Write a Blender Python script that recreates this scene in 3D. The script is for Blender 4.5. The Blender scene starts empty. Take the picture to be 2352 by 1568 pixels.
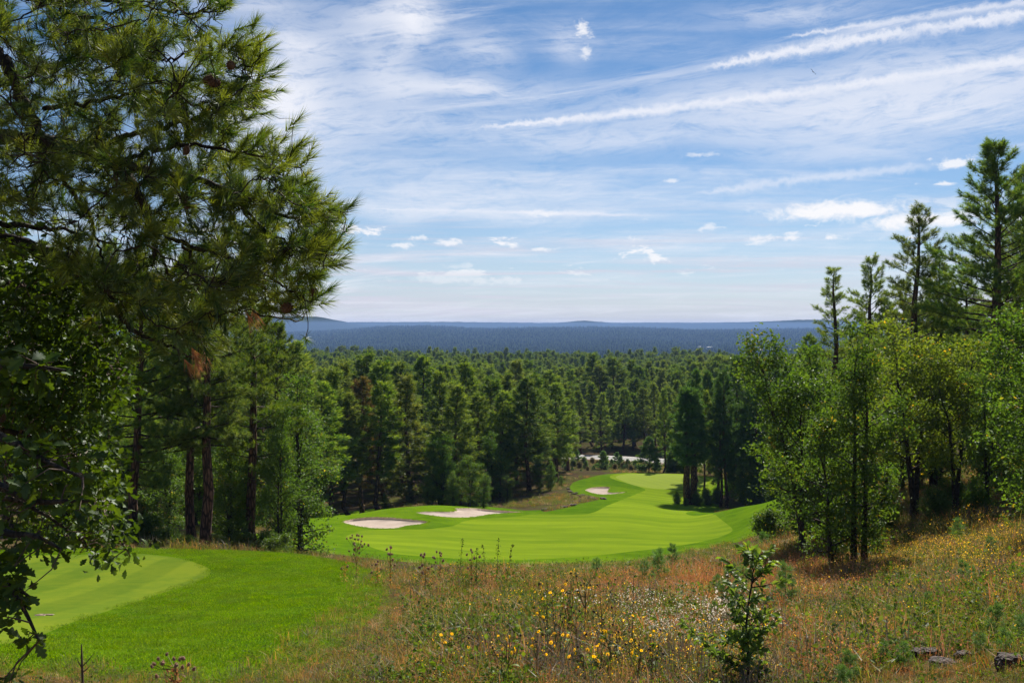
import bpy, bmesh, math, random
import numpy as np
from mathutils import Vector, Matrix
from mathutils.geometry import delaunay_2d_cdt

R = math.radians
random.seed(7)
SC = bpy.context.scene
COL = SC.collection
# ------------------------------------------------------------------ camera
FPX, HV = 995.0, 325.0            # focal length in pixels of a 1024 wide frame, row of the level horizon
K = 1024.0 / 2352.0               # reading scale of the photograph
cam = bpy.data.cameras.new('camera')
cam_o = bpy.data.objects.new('camera', cam)
COL.objects.link(cam_o)
cam.sensor_width = 36.0
cam.lens = 36.0 * FPX / 1024.0
cam.shift_y = -(341.0 - HV) / 1024.0
cam.clip_start, cam.clip_end = 0.1, 40000.0
cam_o.rotation_euler = (R(90), 0, 0)
SC.camera = cam_o
# ------------------------------------------------------------------ light
SUN_AZ, SUN_EL = R(19), R(42)
SUN_DIR = Vector((math.sin(SUN_AZ) * math.cos(SUN_EL), math.cos(SUN_AZ) * math.cos(SUN_EL), math.sin(SUN_EL)))
sun = bpy.data.lights.new('sun', 'SUN')
EXPO = 1.12
sun.energy, sun.angle, sun.color = 5.0, R(0.53), (1.0, 0.925, 0.80)
sun_o = bpy.data.objects.new('sun', sun)
sun_o.rotation_euler = (-SUN_DIR).to_track_quat('-Z', 'Y').to_euler()
sun_o.location = SUN_DIR * 100
COL.objects.link(sun_o)
SC.view_settings.view_transform = 'Standard'
SC.view_settings.look = 'None'
SC.view_settings.exposure = EXPO
SC.view_settings.gamma = 1.0
SC.view_settings.use_curve_mapping = False
SC.render.engine = 'CYCLES'
cy = SC.cycles
cy.max_bounces, cy.diffuse_bounces, cy.glossy_bounces, cy.transmission_bounces = 8, 4, 2, 6
cy.volume_bounces = 0
cy.transparent_max_bounces = 8
cy.sample_clamp_indirect = 6.0
cy.use_denoising = True
try:
    cy.denoiser = 'OPENIMAGEDENOISE'
    cy.denoising_prefilter = 'ACCURATE'
except Exception:
    pass


class NT:
    """small helper that writes shader node trees"""
    def __init__(s, tree):
        s.t, s.n, s.l = tree, tree.nodes, tree.links

    def node(s, typ, ins=None, **props):
        nd = s.n.new(typ)
        for k, v in props.items():
            setattr(nd, k, v)
        for k, v in (ins or {}).items():
            s.set(nd.inputs[k], v)
        return nd

    def set(s, sock, v):
        if isinstance(v, bpy.types.NodeSocket):
            s.l.new(v, sock)
        elif v is not None:
            if isinstance(v, (tuple, list)) and sock.type == 'RGBA' and len(v) == 3:
                v = (*v, 1)
            sock.default_value = v

    def m(s, op, a, b=None, c=None, clamp=False):
        nd = s.n.new('ShaderNodeMath')
        nd.operation, nd.use_clamp = op, clamp
        for i, v in enumerate((a, b, c)):
            if v is not None:
                s.set(nd.inputs[i], v)
        return nd.outputs[0]

    def add(s, a, b): return s.m('ADD', a, b)
    def sub(s, a, b): return s.m('SUBTRACT', a, b)
    def mul(s, a, b): return s.m('MULTIPLY', a, b)

    def ramp(s, v, a, b, lo=0.0, hi=1.0, smooth=True):
        nd = s.node('ShaderNodeMapRange', {'Value': v, 'From Min': a, 'From Max': b, 'To Min': lo, 'To Max': hi})
        nd.interpolation_type = 'SMOOTHSTEP' if smooth else 'LINEAR'
        return nd.outputs[0]

    def mix(s, f, a, b, blend='MIX'):
        nd = s.n.new('ShaderNodeMix')
        nd.data_type, nd.blend_type = 'RGBA', blend
        s.set(nd.inputs[0], f); s.set(nd.inputs[6], a); s.set(nd.inputs[7], b)
        return nd.outputs[2]

    def vec(s, x, y, z=0.0):
        return s.node('ShaderNodeCombineXYZ', {0: x, 1: y, 2: z}).outputs[0]

    def noise(s, vec, scale, detail=4.0, rough=0.55, dist=0.0, col=False):
        nd = s.node('ShaderNodeTexNoise', {'Vector': vec, 'Scale': scale, 'Detail': detail, 'Roughness': rough, 'Distortion': dist})
        return nd.outputs[1 if col else 0]


def pix_dir(dx, dy):
    return np.array([(dx * K - 512) / FPX, 1.0, (HV - dy * K) / FPX])


def azel(dx, dy):
    d = pix_dir(dx, dy)
    return math.atan2(d[0], d[1]), math.asin(d[2] / np.linalg.norm(d))


# ------------------------------------------------------------------ sky
def build_world():
    w = bpy.data.worlds.new('World')
    SC.world = w
    w.use_nodes = True
    t = NT(w.node_tree)
    t.n.clear()
    sky = t.node('ShaderNodeTexSky', sky_type='NISHITA', sun_disc=False, sun_elevation=SUN_EL, sun_rotation=SUN_AZ,
                 altitude=2100.0, air_density=1.0, dust_density=0.25, ozone_density=2.5)
    d = t.node('ShaderNodeTexCoord').outputs['Generated']
    sx = t.node('ShaderNodeSeparateXYZ', {0: d})
    X, Y, Z = sx.outputs
    A = t.m('ARCTAN2', X, Y)
    E = t.m('ARCSINE', Z)
    # plane of the high clouds
    inv = t.m('DIVIDE', 1.0, t.add(t.m('MAXIMUM', Z, 0.0), 0.075))
    PX, PY = t.mul(X, inv), t.mul(Y, inv)
    warp = t.noise(t.vec(t.mul(A, 1.0), t.mul(E, 1.8), 3.1), 5.0, 4.0, 0.5, 0.0, True)
    ws = t.node('ShaderNodeSeparateColor', {0: warp})
    wa = t.mul(t.sub(ws.outputs[0], 0.5), 0.10)
    we = t.mul(t.sub(ws.outputs[1], 0.5), 0.06)
    Aw, Ew = t.add(A, wa), t.add(E, we)
    # streaky cirrus
    s1 = t.noise(t.vec(t.mul(PX, 0.55), t.mul(PY, 1.5), 0.7), 0.62, 8.0, 0.58, 1.1)
    s2 = t.noise(t.vec(t.mul(PX, 1.1), t.mul(PY, 3.4), 5.7), 1.35, 7.0, 0.62, 0.8)
    fib = t.noise(t.vec(t.add(t.mul(Aw, 1.2), t.mul(Ew, 1.5)), t.sub(t.mul(Ew, 13.0), t.mul(Aw, 1.6)), 1.0), 7.0, 10.0, 0.70, 0.15)
    fine = t.add(t.mul(t.noise(t.vec(t.mul(Aw, 3.0), t.mul(Ew, 9.0), 1.0), 9.0, 9.0, 0.70, 0.6), 0.5), t.mul(fib, 0.5))
    cir = t.mul(t.ramp(s1, 0.40, 0.70), t.ramp(s2, 0.28, 0.72, 0.35, 1.0))
    cir = t.mul(cir, t.ramp(fine, 0.32, 0.68, 0.25, 1.0))
    cir = t.mul(cir, 0.85)
    # long thin streaks, slanting up to the right
    s3 = t.noise(t.vec(t.add(t.mul(A, 1.0), t.mul(E, 0.1)), t.sub(t.mul(E, 16.0), t.mul(A, 2.2)), 12.0), 2.6, 9.0, 0.68, 0.35)
    s4 = t.noise(t.vec(t.mul(A, 1.0), t.mul(E, 2.0), 15.0), 3.2, 3.0, 0.55)
    thin = t.mul(t.mul(t.ramp(s3, 0.53, 0.70), t.ramp(s4, 0.40, 0.62)), 0.62)
    cir = t.sub(1.0, t.mul(t.sub(1.0, cir), t.sub(1.0, thin)))
    # soft patches: (x, y, half width, half height, strength, fray)
    tot = cir
    blobs = [(640, 225, 150, 105, 0.95, 0.5), (960, 55, 70, 40, 1.0, 0.6), (860, 60, 90, 22, .55, .7), (1130, 120, 60, 30, .45, .8),
             (900, 150, 60, 40, .5, .8), (1080, 200, 150, 22, .75, .6), (940, 210, 90, 40, .5, .6), (1335, 92, 40, 40, .45, .8),
             (660, 95, 60, 22, .7, .6), (560, 15, 120, 25, .5, .6), (1900, 240, 420, 60, .62, .6), (2250, 190, 300, 70, .55, .6),
             (1420, 325, 220, 22, .45, .6), (1830, 30, 140, 20, .5, .7), (900, 300, 330, 40, .35, .7), (1000, 480, 330, 14, .6, .5),
             (1050, 440, 420, 16, .4, .5), (1950, 350, 160, 20, .4, .6), (840, 395, 400, 22, .35, .6)]
    for bx, by, rw, rh, st, fr in blobs:
        a0, e0 = azel(bx, by)
        qa = t.m('DIVIDE', t.sub(Aw, a0), rw * K / FPX * 1.25)
        qe = t.m('DIVIDE', t.sub(Ew, e0), rh * K / FPX * 1.25)
        r2 = t.add(t.mul(qa, qa), t.mul(qe, qe))
        g = t.m('EXPONENT', t.mul(r2, -1.0))
        g = t.mul(g, t.ramp(t.add(fine, t.mul(s2, 0.2)), 0.42, 0.66, max(.12, 1 - fr * 1.25), 1.15))
        tot = t.sub(1.0, t.mul(t.sub(1.0, tot), t.sub(1.0, t.mul(g, st))))
    # condensation trails: straight bands on the celestial sphere
    cn = t.noise(t.vec(t.mul(A, 1.0), t.mul(E, 1.0), 8.0), 75.0, 7.0, 0.70, 0.3)
    cb = t.noise(t.vec(t.mul(A, 1.0), t.mul(E, 0.6), 2.0), 14.0, 3.0, 0.6)
    trails = [((1585, 163), (2440, 22), 11, 1.0, 8), ((1040, 298), (2440, 118), 8, 1.0, -14), ((1780, 88), (2440, -8), 6.5, 0.8, 0),
              ((1580, 447), (2060, 388), 8, 0.55, 3), ((820, 478), (1400, 492), 3, 0.6, 0), ((1180, 486), (1360, 490), 6, .6, 0)]
    for (p0, p1, wd, st, bow) in trails:
        d0, d1 = Vector(pix_dir(*p0)).normalized(), Vector(pix_dir(*p1)).normalized()
        n = d0.cross(d1).normalized()
        tg = n.cross(d0).normalized()
        ln = math.atan2(d1.dot(tg), d1.dot(d0))
        dist = t.node('ShaderNodeVectorMath', {0: d, 1: tuple(n)}, operation='DOT_PRODUCT').outputs['Value']
        al = t.m('DIVIDE', t.node('ShaderNodeVectorMath', {0: d, 1: tuple(tg)}, operation='DOT_PRODUCT').outputs['Value'], ln)
        bw = t.mul(t.mul(al, t.sub(1.0, al)), bow * 4 * K / FPX)
        dist = t.m('ABSOLUTE', t.add(t.add(dist, bw), t.mul(t.sub(cn, 0.5), wd * 4.2 * K / FPX)))
        wv = t.mul(t.ramp(al, 0.0, 0.35, 0.35, 1.0), wd * 1.1 * K / FPX)
        g = t.m('EXPONENT', t.mul(t.m('POWER', t.m('DIVIDE', dist, wv), 2.0), -1.0))
        g = t.mul(g, t.mul(t.ramp(al, 0.0, 0.12), t.ramp(al, 1.0, 1.25, 1.0, 0.0)))
        g = t.mul(g, t.ramp(t.add(cb, t.mul(cn, 0.3)), 0.38, 0.70, 0.55, 1.0))
        fwd = t.ramp(Y, 0.0, 0.1)
        tot = t.sub(1.0, t.mul(t.sub(1.0, tot), t.sub(1.0, t.mul(t.mul(g, st), fwd))))
    # fair-weather cumulus low over the land
    c1 = t.noise(t.vec(t.mul(A, 1.0), t.mul(E, 2.9), 4.4), 13.0, 9.0, 0.63, 0.25)
    c2 = t.noise(t.vec(t.mul(A, 1.0), t.mul(E, 2.0), 9.4), 3.6, 2.0, 0.5)
    band = t.mul(t.ramp(E, R(2.2), R(3.6)), t.ramp(E, R(5.0), R(7.6), 1.0, 0.0))
    cu = t.mul(t.ramp(t.add(c1, t.mul(t.sub(c2, 0.5), 0.25)), 0.575, 0.64), band)
    cu = t.mul(cu, 0.9)
    cums = [(1338, 70, 24, 30, .85), (1345, 115, 18, 22, .7), (1930, 482, 170, 22, 1.0), (2110, 505, 130, 20, 1.0), (2190, 372, 50, 15, .85), (2160, 422, 50, 7, .8), (1740, 548, 50, 12, .7), (1820, 545, 45, 13, .8), (1905, 545, 40, 10, .8),
            (1630, 522, 45, 12, .6), (1465, 548, 40, 9, .75), (1245, 490, 55, 8, .6), (925, 562, 40, 10, .75), (960, 545, 30, 8, .7), (1035, 556, 40, 9, .8),
            (1180, 566, 30, 7, .75), (1245, 572, 35, 7, .75), (1600, 356, 55, 8, .55), (1538, 415, 26, 6, .6), (1060, 640, 180, 14, .42), (1070, 610, 45, 9, .35)]
    edge = t.noise(t.vec(t.mul(A, 1.0), t.mul(E, 1.6), 6.6), 46.0, 9.0, 0.68, 0.4)
    for bx, by, rw, rh, st in cums:
        a0, e0 = azel(bx, by)
        qa = t.m('DIVIDE', t.sub(A, a0), rw * K / FPX)
        qe = t.m('DIVIDE', t.sub(E, e0), rh * K / FPX)
        # flat below, heaped above
        r2 = t.add(t.mul(qa, qa), t.mul(qe, qe))
        f = t.add(t.sub(1.05 if rw > 100 and st > .9 else 0.75, t.m('SQRT', r2)), t.mul(t.sub(edge, 0.5), 2.6 if rw > 100 and st > .9 else 4.6))
        g = t.mul(t.ramp(f, -0.15, 0.75), t.ramp(r2, 1.0, 3.4, 1.0, 0.0))
        cu = t.m('MAXIMUM', cu, t.mul(g, st))
    # thin pale veil near the horizon
    veil = t.mul(t.m('EXPONENT', t.mul(t.m('MAXIMUM', E, 0.0), -1.0 / R(4.4))), 0.95)
    veil = t.mul(veil, t.ramp(s2, 0.25, 0.8, 0.85, 1.0))
    bands = t.noise(t.vec(t.mul(A, 1.3), t.mul(E, 30.0), 7.7), 3.0, 8.0, 0.66, 0.5)
    bands = t.mul(t.mul(t.ramp(bands, 0.46, 0.66), t.ramp(E, R(8.5), R(2.5))), 0.75)
    hsv = t.node('ShaderNodeHueSaturation', {'Hue': 0.499, 'Saturation': 1.24, 'Value': 0.82, 'Color': sky.outputs[0]})
    SKY_STR = 0.05
    base = hsv.outputs[0]
    q = 1.0 / SKY_STR / 2 ** EXPO
    base = t.mix(veil, base, (0.565 * q, 0.585 * q, 0.735 * q))
    base = t.mix(bands, base, (0.70 * q, 0.69 * q, 0.80 * q))
    base = t.mix(t.mul(tot, 0.92), base, (0.88 * q, 0.90 * q, 0.98 * q))
    base = t.mix(cu, base, (0.97 * q, 0.97 * q, 1.0 * q))
    bg = t.node('ShaderNodeBackground', {'Color': base, 'Strength': SKY_STR})
    out = t.node('ShaderNodeOutputWorld', {'Surface': bg.outputs[0]})
    w.cycles.sampling_method = 'MANUAL'
    w.cycles.sample_map_resolution = 512


build_world()

# ------------------------------------------------------------------ object helpers
def link(o, parent=None):
    COL.objects.link(o)
    if parent is not None:
        o.parent = parent
    return o


def tag(o, label=None, cat=None, group=None, kind=None):
    if label: o['label'] = label
    if cat: o['category'] = cat
    if group: o['group'] = group
    if kind: o['kind'] = kind
    return o


def thing(name, label, cat, loc=(0, 0, 0), rotz=0.0, scale=1.0, group=None):
    o = bpy.data.objects.new(name, None)
    o.empty_display_size = 0.2
    o.location = loc
    o.rotation_euler = (0, 0, rotz)
    o.scale = (scale,) * 3 if not isinstance(scale, tuple) else scale
    link(o)
    return tag(o, label, cat, group)


def part(name, mesh, parent, loc=None, rot=None, scale=None, label=None):
    o = bpy.data.objects.new(name, mesh)
    link(o, parent)
    if loc is not None: o.location = loc
    if rot is not None: o.rotation_euler = rot
    if scale is not None: o.scale = (scale,) * 3 if not isinstance(scale, tuple) else scale
    if label: o['label'] = label
    return o


def mesh_np(name, V, F, mats, smooth=False, midx=None, tint=None):
    """V (n,3), F (m,3) or (m,4) int arrays"""
    V = np.ascontiguousarray(V, dtype=np.float32)
    F = np.ascontiguousarray(F, dtype=np.int32)
    me = bpy.data.meshes.new(name)
    k = F.shape[1]
    me.vertices.add(len(V)); me.vertices.foreach_set('co', V.ravel())
    me.loops.add(F.size); me.loops.foreach_set('vertex_index', F.ravel())
    me.polygons.add(len(F))
    me.polygons.foreach_set('loop_start', np.arange(0, F.size, k, dtype=np.int32))
    if midx is not None:
        me.polygons.foreach_set('material_index', np.asarray(midx, dtype=np.int32))
    if smooth:
        me.polygons.foreach_set('use_smooth', np.ones(len(F), dtype=bool))
    else:
        me.polygons.foreach_set('use_smooth', np.zeros(len(F), dtype=bool))
    if tint is not None:
        at = me.attributes.new('tint', 'FLOAT', 'POINT')
        at.data.foreach_set('value', np.asarray(tint, dtype=np.float32))
    for m_ in (mats if isinstance(mats, (list, tuple)) else [mats]):
        me.materials.append(m_)
    me.update()
    me.validate()
    return me


class Geo:
    """collects triangles"""
    def __init__(s):
        s.V, s.F, s.T, s.n = [], [], [], 0

    def add(s, V, F, tint=None):
        V = np.asarray(V, dtype=np.float32).reshape(-1, 3)
        F = np.asarray(F, dtype=np.int64).reshape(-1, 3)
        s.V.append(V); s.F.append(F + s.n)
        s.T.append(np.full(len(V), 0.5, np.float32) if tint is None else np.broadcast_to(np.asarray(tint, np.float32), (len(V),)))
        s.n += len(V)

    def tube(s, P, rad, sides=5, tint=None, cap=True):
        P = np.asarray(P, dtype=float)
        rad = np.broadcast_to(np.asarray(rad, float), (len(P),))
        d = np.gradient(P, axis=0)
        d /= np.linalg.norm(d, axis=1, keepdims=True) + 1e-9
        ref = np.array([0.0, 0.0, 1.0]) if abs(d[0][2]) < 0.9 else np.array([1.0, 0.0, 0.0])
        a = np.cross(d, ref); a /= np.linalg.norm(a, axis=1, keepdims=True) + 1e-9
        b = np.cross(d, a)
        th = np.arange(sides) * 2 * math.pi / sides
        ring = P[:, None, :] + rad[:, None, None] * (np.cos(th)[None, :, None] * a[:, None, :] + np.sin(th)[None, :, None] * b[:, None, :])
        V = ring.reshape(-1, 3)
        n = len(P)
        i = np.arange(n - 1)[:, None] * sides
        j = np.arange(sides)[None, :]
        j2 = (j + 1) % sides
        q0, q1, q2, q3 = i + j, i + j2, i + sides + j2, i + sides + j
        F = np.concatenate([np.stack([q0, q1, q2], -1).reshape(-1, 3), np.stack([q0, q2, q3], -1).reshape(-1, 3)])
        s.add(V, F, tint)

    def mesh(s, name, mats, smooth=False):
        if not s.V:
            s.add(np.zeros((3, 3)), [[0, 1, 2]])
        return mesh_np(name, np.concatenate(s.V), np.concatenate(s.F), mats, smooth, None, np.concatenate(s.T))


def unit(v):
    return v / (np.linalg.norm(v, axis=-1, keepdims=True) + 1e-9)


# ------------------------------------------------------------------ materials
def new_mat(name):
    m = bpy.data.materials.new(name)
    m.use_nodes = True
    t = NT(m.node_tree)
    t.n.clear()
    return m, t


def leaf_mat(name, c1, c2, trans=0.42, gloss=0.07, rough=0.42, tcol=(1.15, 1.1, 0.5), objvar=0.25, third=None, boost=1.55):
    m, t = new_mat(name)
    tint = t.node('ShaderNodeAttribute', attribute_name='tint').outputs['Fac']
    c = t.mix(tint, c1, c2)
    if third:
        c = t.mix(t.ramp(tint, 0.86, 0.93), c, third)
    rnd = t.node('ShaderNodeObjectInfo').outputs['Random']
    hs = t.node('ShaderNodeHueSaturation', {'Hue': t.ramp(rnd, 0, 1, 0.5 - 0.03 * objvar * 4 * .5, 0.5 + 0.016 * objvar * 4 * .5, False), 'Saturation': t.ramp(t.m('FRACT', t.mul(rnd, 7.3)), 0, 1, 1.0 - .5 * objvar, 1.0 + .3 * objvar, False),
                                                   'Value': t.ramp(t.m('FRACT', t.mul(rnd, 3.7)), 0, 1, 1 - objvar, 1 + objvar, False), 'Color': c})
    c = t.mix(1.0, hs.outputs[0], (boost,) * 3, 'MULTIPLY')
    tc = t.mix(1.0, c, tcol, 'MULTIPLY')
    di = t.node('ShaderNodeBsdfDiffuse', {'Color': c})
    tr = t.node('ShaderNodeBsdfTranslucent', {'Color': tc})
    mx = t.node('ShaderNodeMixShader', {0: trans, 1: di.outputs[0], 2: tr.outputs[0]})
    gl = t.node('ShaderNodeBsdfGlossy', {'Color': (0.9, 0.95, 1.0), 'Roughness': rough})
    mx2 = t.node('ShaderNodeMixShader', {0: gloss, 1: mx.outputs[0], 2: gl.outputs[0]})
    t.node('ShaderNodeOutputMaterial', {'Surface': mx2.outputs[0]})
    return m


def bark_mat(name, dark, light, scale=6.0, stretch=0.25, bump=0.6):
    m, t = new_mat(name)
    co = t.node('ShaderNodeTexCoord').outputs['Object']
    mp = t.node('ShaderNodeMapping', {'Vector': co, 'Scale': (1, 1, stretch)}).outputs[0]
    vo = t.node('ShaderNodeTexVoronoi', {'Vector': mp, 'Scale': scale}, feature='DISTANCE_TO_EDGE').outputs[0]
    nz = t.noise(mp, scale * 1.7, 6, 0.6)
    f = t.mul(t.ramp(vo, 0.02, 0.22), t.ramp(nz, 0.25, 0.7))
    c = t.mix(f, dark, light)
    bp = t.node('ShaderNodeBump', {'Strength': bump, 'Distance': 0.03, 'Height': f}).outputs[0]
    b = t.node('ShaderNodeBsdfPrincipled', {'Base Color': c, 'Roughness': 0.9, 'Normal': bp})
    b.inputs['Specular IOR Level'].default_value = 0.2
    t.node('ShaderNodeOutputMaterial', {'Surface': b.outputs[0]})
    return m


def flat_mat(name, c1, c2=None, scale=20.0, rough=0.8, bump=0.0, spec=0.3):
    m, t = new_mat(name)
    co = t.node('ShaderNodeTexCoord').outputs['Object']
    nz = t.noise(co, scale, 5, 0.6)
    c = t.mix(t.ramp(nz, 0.3, 0.7), c1, c2 if c2 else c1)
    b = t.node('ShaderNodeBsdfPrincipled', {'Base Color': c, 'Roughness': rough})
    b.inputs['Specular IOR Level'].default_value = spec
    if bump:
        b_ = t.node('ShaderNodeBump', {'Strength': bump, 'Distance': 0.05, 'Height': nz}).outputs[0]
        t.l.new(b_, b.inputs['Normal'])
    t.node('ShaderNodeOutputMaterial', {'Surface': b.outputs[0]})
    return m


def grass_mat(name, ca, cb, cc, s_big=0.12, s_fine=30.0, stripe=None, trans=0.15, stretch=(1, 1, 1)):
    """mown turf: colour drifts over metres, fine mottling, optional mowing stripes (direction, width, strength)"""
    m, t = new_mat(name)
    co = t.node('ShaderNodeTexCoord').outputs['Object']
    st = t.node('ShaderNodeMapping', {'Vector': co, 'Scale': stretch}).outputs[0]
    n1 = t.noise(st, s_big, 5, 0.6, 0.4)
    n2 = t.noise(st, s_big * 9, 5, 0.65)
    n3 = t.noise(co, s_fine, 3, 0.7)
    f = t.add(t.mul(n1, 0.55), t.mul(n2, 0.45))
    c = t.mix(t.ramp(f, 0.38, 0.62), ca, cb)
    c = t.mix(t.mul(t.ramp(n3, 0.35, 0.75), 0.55), c, cc)
    if stripe:
        ang, wd, stg, wob = stripe
        sx = t.node('ShaderNodeSeparateXYZ', {0: co})
        q = t.add(t.mul(sx.outputs[0], math.cos(ang) / wd), t.mul(sx.outputs[1], math.sin(ang) / wd))
        q = t.add(q, t.mul(t.noise(co, 0.05, 2), wob))
        sq = t.m('SINE', t.mul(q, math.pi))
        sq = t.ramp(sq, -0.35, 0.35)
        c = t.mix(t.mul(sq, stg), c, t.mix(1.0, c, (1.5, 1.32, 1.2), 'MULTIPLY'))
    di = t.node('ShaderNodeBsdfDiffuse', {'Color': c, 'Roughness': 0.6})
    bp = t.node('ShaderNodeBump', {'Strength': 0.5, 'Distance': 0.02, 'Height': n3}).outputs[0]
    t.l.new(bp, di.inputs['Normal'])
    t.node('ShaderNodeOutputMaterial', {'Surface': di.outputs[0]})
    return m


M = {}
M['needle'] = leaf_mat('pine_needles', (0.034, 0.076, 0.016), (0.148, 0.190, 0.034), 0.44, 0.015, 0.5, (1.3, 1.25, 0.45), 0.20)
M['needle_near'] = leaf_mat('long_pine_needles', (0.022, 0.056, 0.012), (0.140, 0.165, 0.022), 0.46, 0.035, 0.45, (1.3, 1.25, 0.4), 0.0, (0.24, 0.20, 0.03), 1.42)
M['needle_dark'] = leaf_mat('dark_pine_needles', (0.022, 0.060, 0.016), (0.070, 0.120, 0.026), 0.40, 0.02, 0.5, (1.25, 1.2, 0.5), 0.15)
M['needle_rust'] = leaf_mat('rusty_pine_needles', (0.055, 0.070, 0.020), (0.165, 0.100, 0.034), 0.40, 0.02, 0.5, (1.2, 1.0, 0.5), 0.1)
M['needle_dead'] = leaf_mat('dead_pine_needles', (0.26, 0.11, 0.045), (0.34, 0.16, 0.07), 0.3, 0.06, 0.4, (1.1, 1.0, 0.7), 0.0)
M['needle_young'] = leaf_mat('young_pine_needles', (0.045, 0.105, 0.030), (0.085, 0.15, 0.035), 0.42, 0.03, 0.5, (1.15, 1.15, 0.5), 0.12)
M['oak'] = leaf_mat('oak_leaves', (0.026, 0.060, 0.012), (0.085, 0.128, 0.018), 0.46, 0.02, 0.5, (1.2, 1.28, 0.4), 0.16, (0.22, 0.16, 0.02))
M['oak_sunlit'] = leaf_mat('sunlit_oak_leaves', (0.040, 0.074, 0.013), (0.120, 0.148, 0.018), 0.50, 0.02, 0.5, (1.25, 1.25, 0.4), 0.10, (0.32, 0.20, 0.02))  # yellow of sunlit foliage is put into the leaf colour
M['oak_near'] = leaf_mat('shaded_oak_leaves', (0.036, 0.078, 0.012), (0.085, 0.145, 0.016), 0.42, 0.018, 0.5, (1.5, 1.4, 0.35), 0.15, None, 0.78)  # shade over the near oak is put into these darkened leaves
M['bark'] = bark_mat('ponderosa_bark', (0.030, 0.020, 0.015), (0.20, 0.110, 0.070), 5.0)
M['bark_dark'] = bark_mat('dark_bark', (0.016, 0.013, 0.011), (0.065, 0.045, 0.032), 9.0)
M['bark_oak'] = bark_mat('oak_bark', (0.022, 0.018, 0.015), (0.085, 0.068, 0.052), 12.0)
M['twig'] = flat_mat('twig_bark', (0.055, 0.036, 0.026), (0.11, 0.07, 0.05), 30)
M['cone'] = flat_mat('cone_scales', (0.075, 0.038, 0.022), (0.14, 0.075, 0.042), 40)
# ------------------------------------------------------------------ terrain: heights from sight lines and distances
CP = []
def cp(*rows):
    for dx, dy, Y in rows:
        CP.append(((dx * K - 512) / FPX, Y, (dy * K - HV) / FPX))
cp((-900, 1640, 11), (0, 1640, 11), (500, 1640, 11), (1100, 1640, 11), (1700, 1640, 11), (2352, 1575, 11), (3300, 1540, 11))
cp((-900, 1760, 8.5), (500, 1780, 8.5), (1700, 1770, 8.5), (2352, 1700, 8.5), (3300, 1660, 8.5))
# tee side
cp((-700, 1500, 17), (100, 1503, 17), (450, 1505, 17), (100, 1400, 25), (450, 1402, 25), (100, 1320, 33), (450, 1322, 33), (-700, 1390, 25), (-700, 1310, 33),
   (-700, 1258, 41), (60, 1264, 41), (300, 1262, 41), (480, 1265, 41), (650, 1273, 40), (770, 1290, 39), (860, 1318, 37), (800, 1440, 20.5), (860, 1380, 26))
cp((-700, 1262, 52), (100, 1268, 52), (450, 1272, 52), (650, 1290, 50), (760, 1310, 50), (900, 1335, 48), (1100, 1335, 50), (1400, 1335, 50))
cp((100, 1180, 75), (450, 1200, 75), (450, 1150, 110), (-700, 1180, 75), (-700, 1120, 110), (100, 1140, 110))
# centre
cp((1100, 1568, 13), (1100, 1500, 16), (1100, 1405, 25), (1100, 1325, 40), (1400, 1400, 25), (1400, 1330, 40), (1100, 1306, 66), (1100, 1290, 76), (1400, 1306, 66), (1400, 1290, 77))
cp((650, 1235, 82), (760, 1268, 72), (700, 1190, 106), (760, 1188, 125), (885, 1240, 86), (885, 1212, 95), (885, 1186, 103), (885, 1168, 110), (885, 1176, 125), (947, 1157, 135),
   (1075, 1250, 86), (1075, 1192, 105), (1075, 1163, 117), (1075, 1168, 130), (1000, 1160, 114))
cp((1200, 1262, 84), (1200, 1240, 90), (1200, 1182, 112), (1250, 1150, 135), (1300, 1120, 155), (1450, 1262, 84), (1450, 1200, 104), (1450, 1168, 121), (1450, 1151, 139), (1470, 1130, 157),
   (1510, 1118, 168), (1510, 1086, 188), (1390, 1125, 157), (1400, 1095, 176), (1585, 1157, 148), (1640, 1100, 180), (1640, 1152, 154))
# bank on the right of the fairway
cp((1700, 1568, 13), (1700, 1452, 19), (1700, 1345, 31), (1700, 1282, 45), (1700, 1284, 60), (1700, 1264, 74), (1700, 1236, 85), (1700, 1206, 97), (1700, 1163, 112), (1700, 1172, 126), (1700, 1172, 150),
   (1580, 1195, 110), (1580, 1180, 122), (1800, 1190, 84), (1800, 1140, 100), (1800, 1152, 116), (1850, 1150, 150), (1800, 1242, 60))
# right meadow and knoll
cp((1960, 1312, 36), (2000, 1255, 44), (2100, 1180, 50), (2300, 1192, 42), (2352, 1302, 27), (2000, 1402, 23), (2000, 1500, 15.5), (2300, 1450, 15), (2200, 1080, 75), (2352, 1050, 75),
   (1900, 1122, 84), (2050, 1100, 85), (2300, 1000, 110), (2000, 1060, 120), (2300, 975, 160), (2000, 1040, 180), (3300, 1240, 27), (3300, 1130, 42), (3300, 1000, 75), (3300, 930, 120))
# green to road and around
cp((1510, 1086, 204), (1450, 1068, 224), (1450, 1057, 240), (1450, 1046, 258), (1300, 1082, 198), (1100, 1100, 175), (800, 1100, 180), (500, 1090, 180), (1800, 1062, 240), (900, 1050, 240),
   (300, 1050, 240), (-700, 1050, 200), (2300, 985, 240), (3300, 900, 240), (-700, 1020, 262), (2300, 1000, 275), (1450, 1028, 290), (600, 1028, 290))
CP = np.array(CP)
AS = 2.2

def _tps(r2):
    return np.where(r2 > 1e-12, 0.5 * r2 * np.log(np.maximum(r2, 1e-12)), 0.0)

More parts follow.
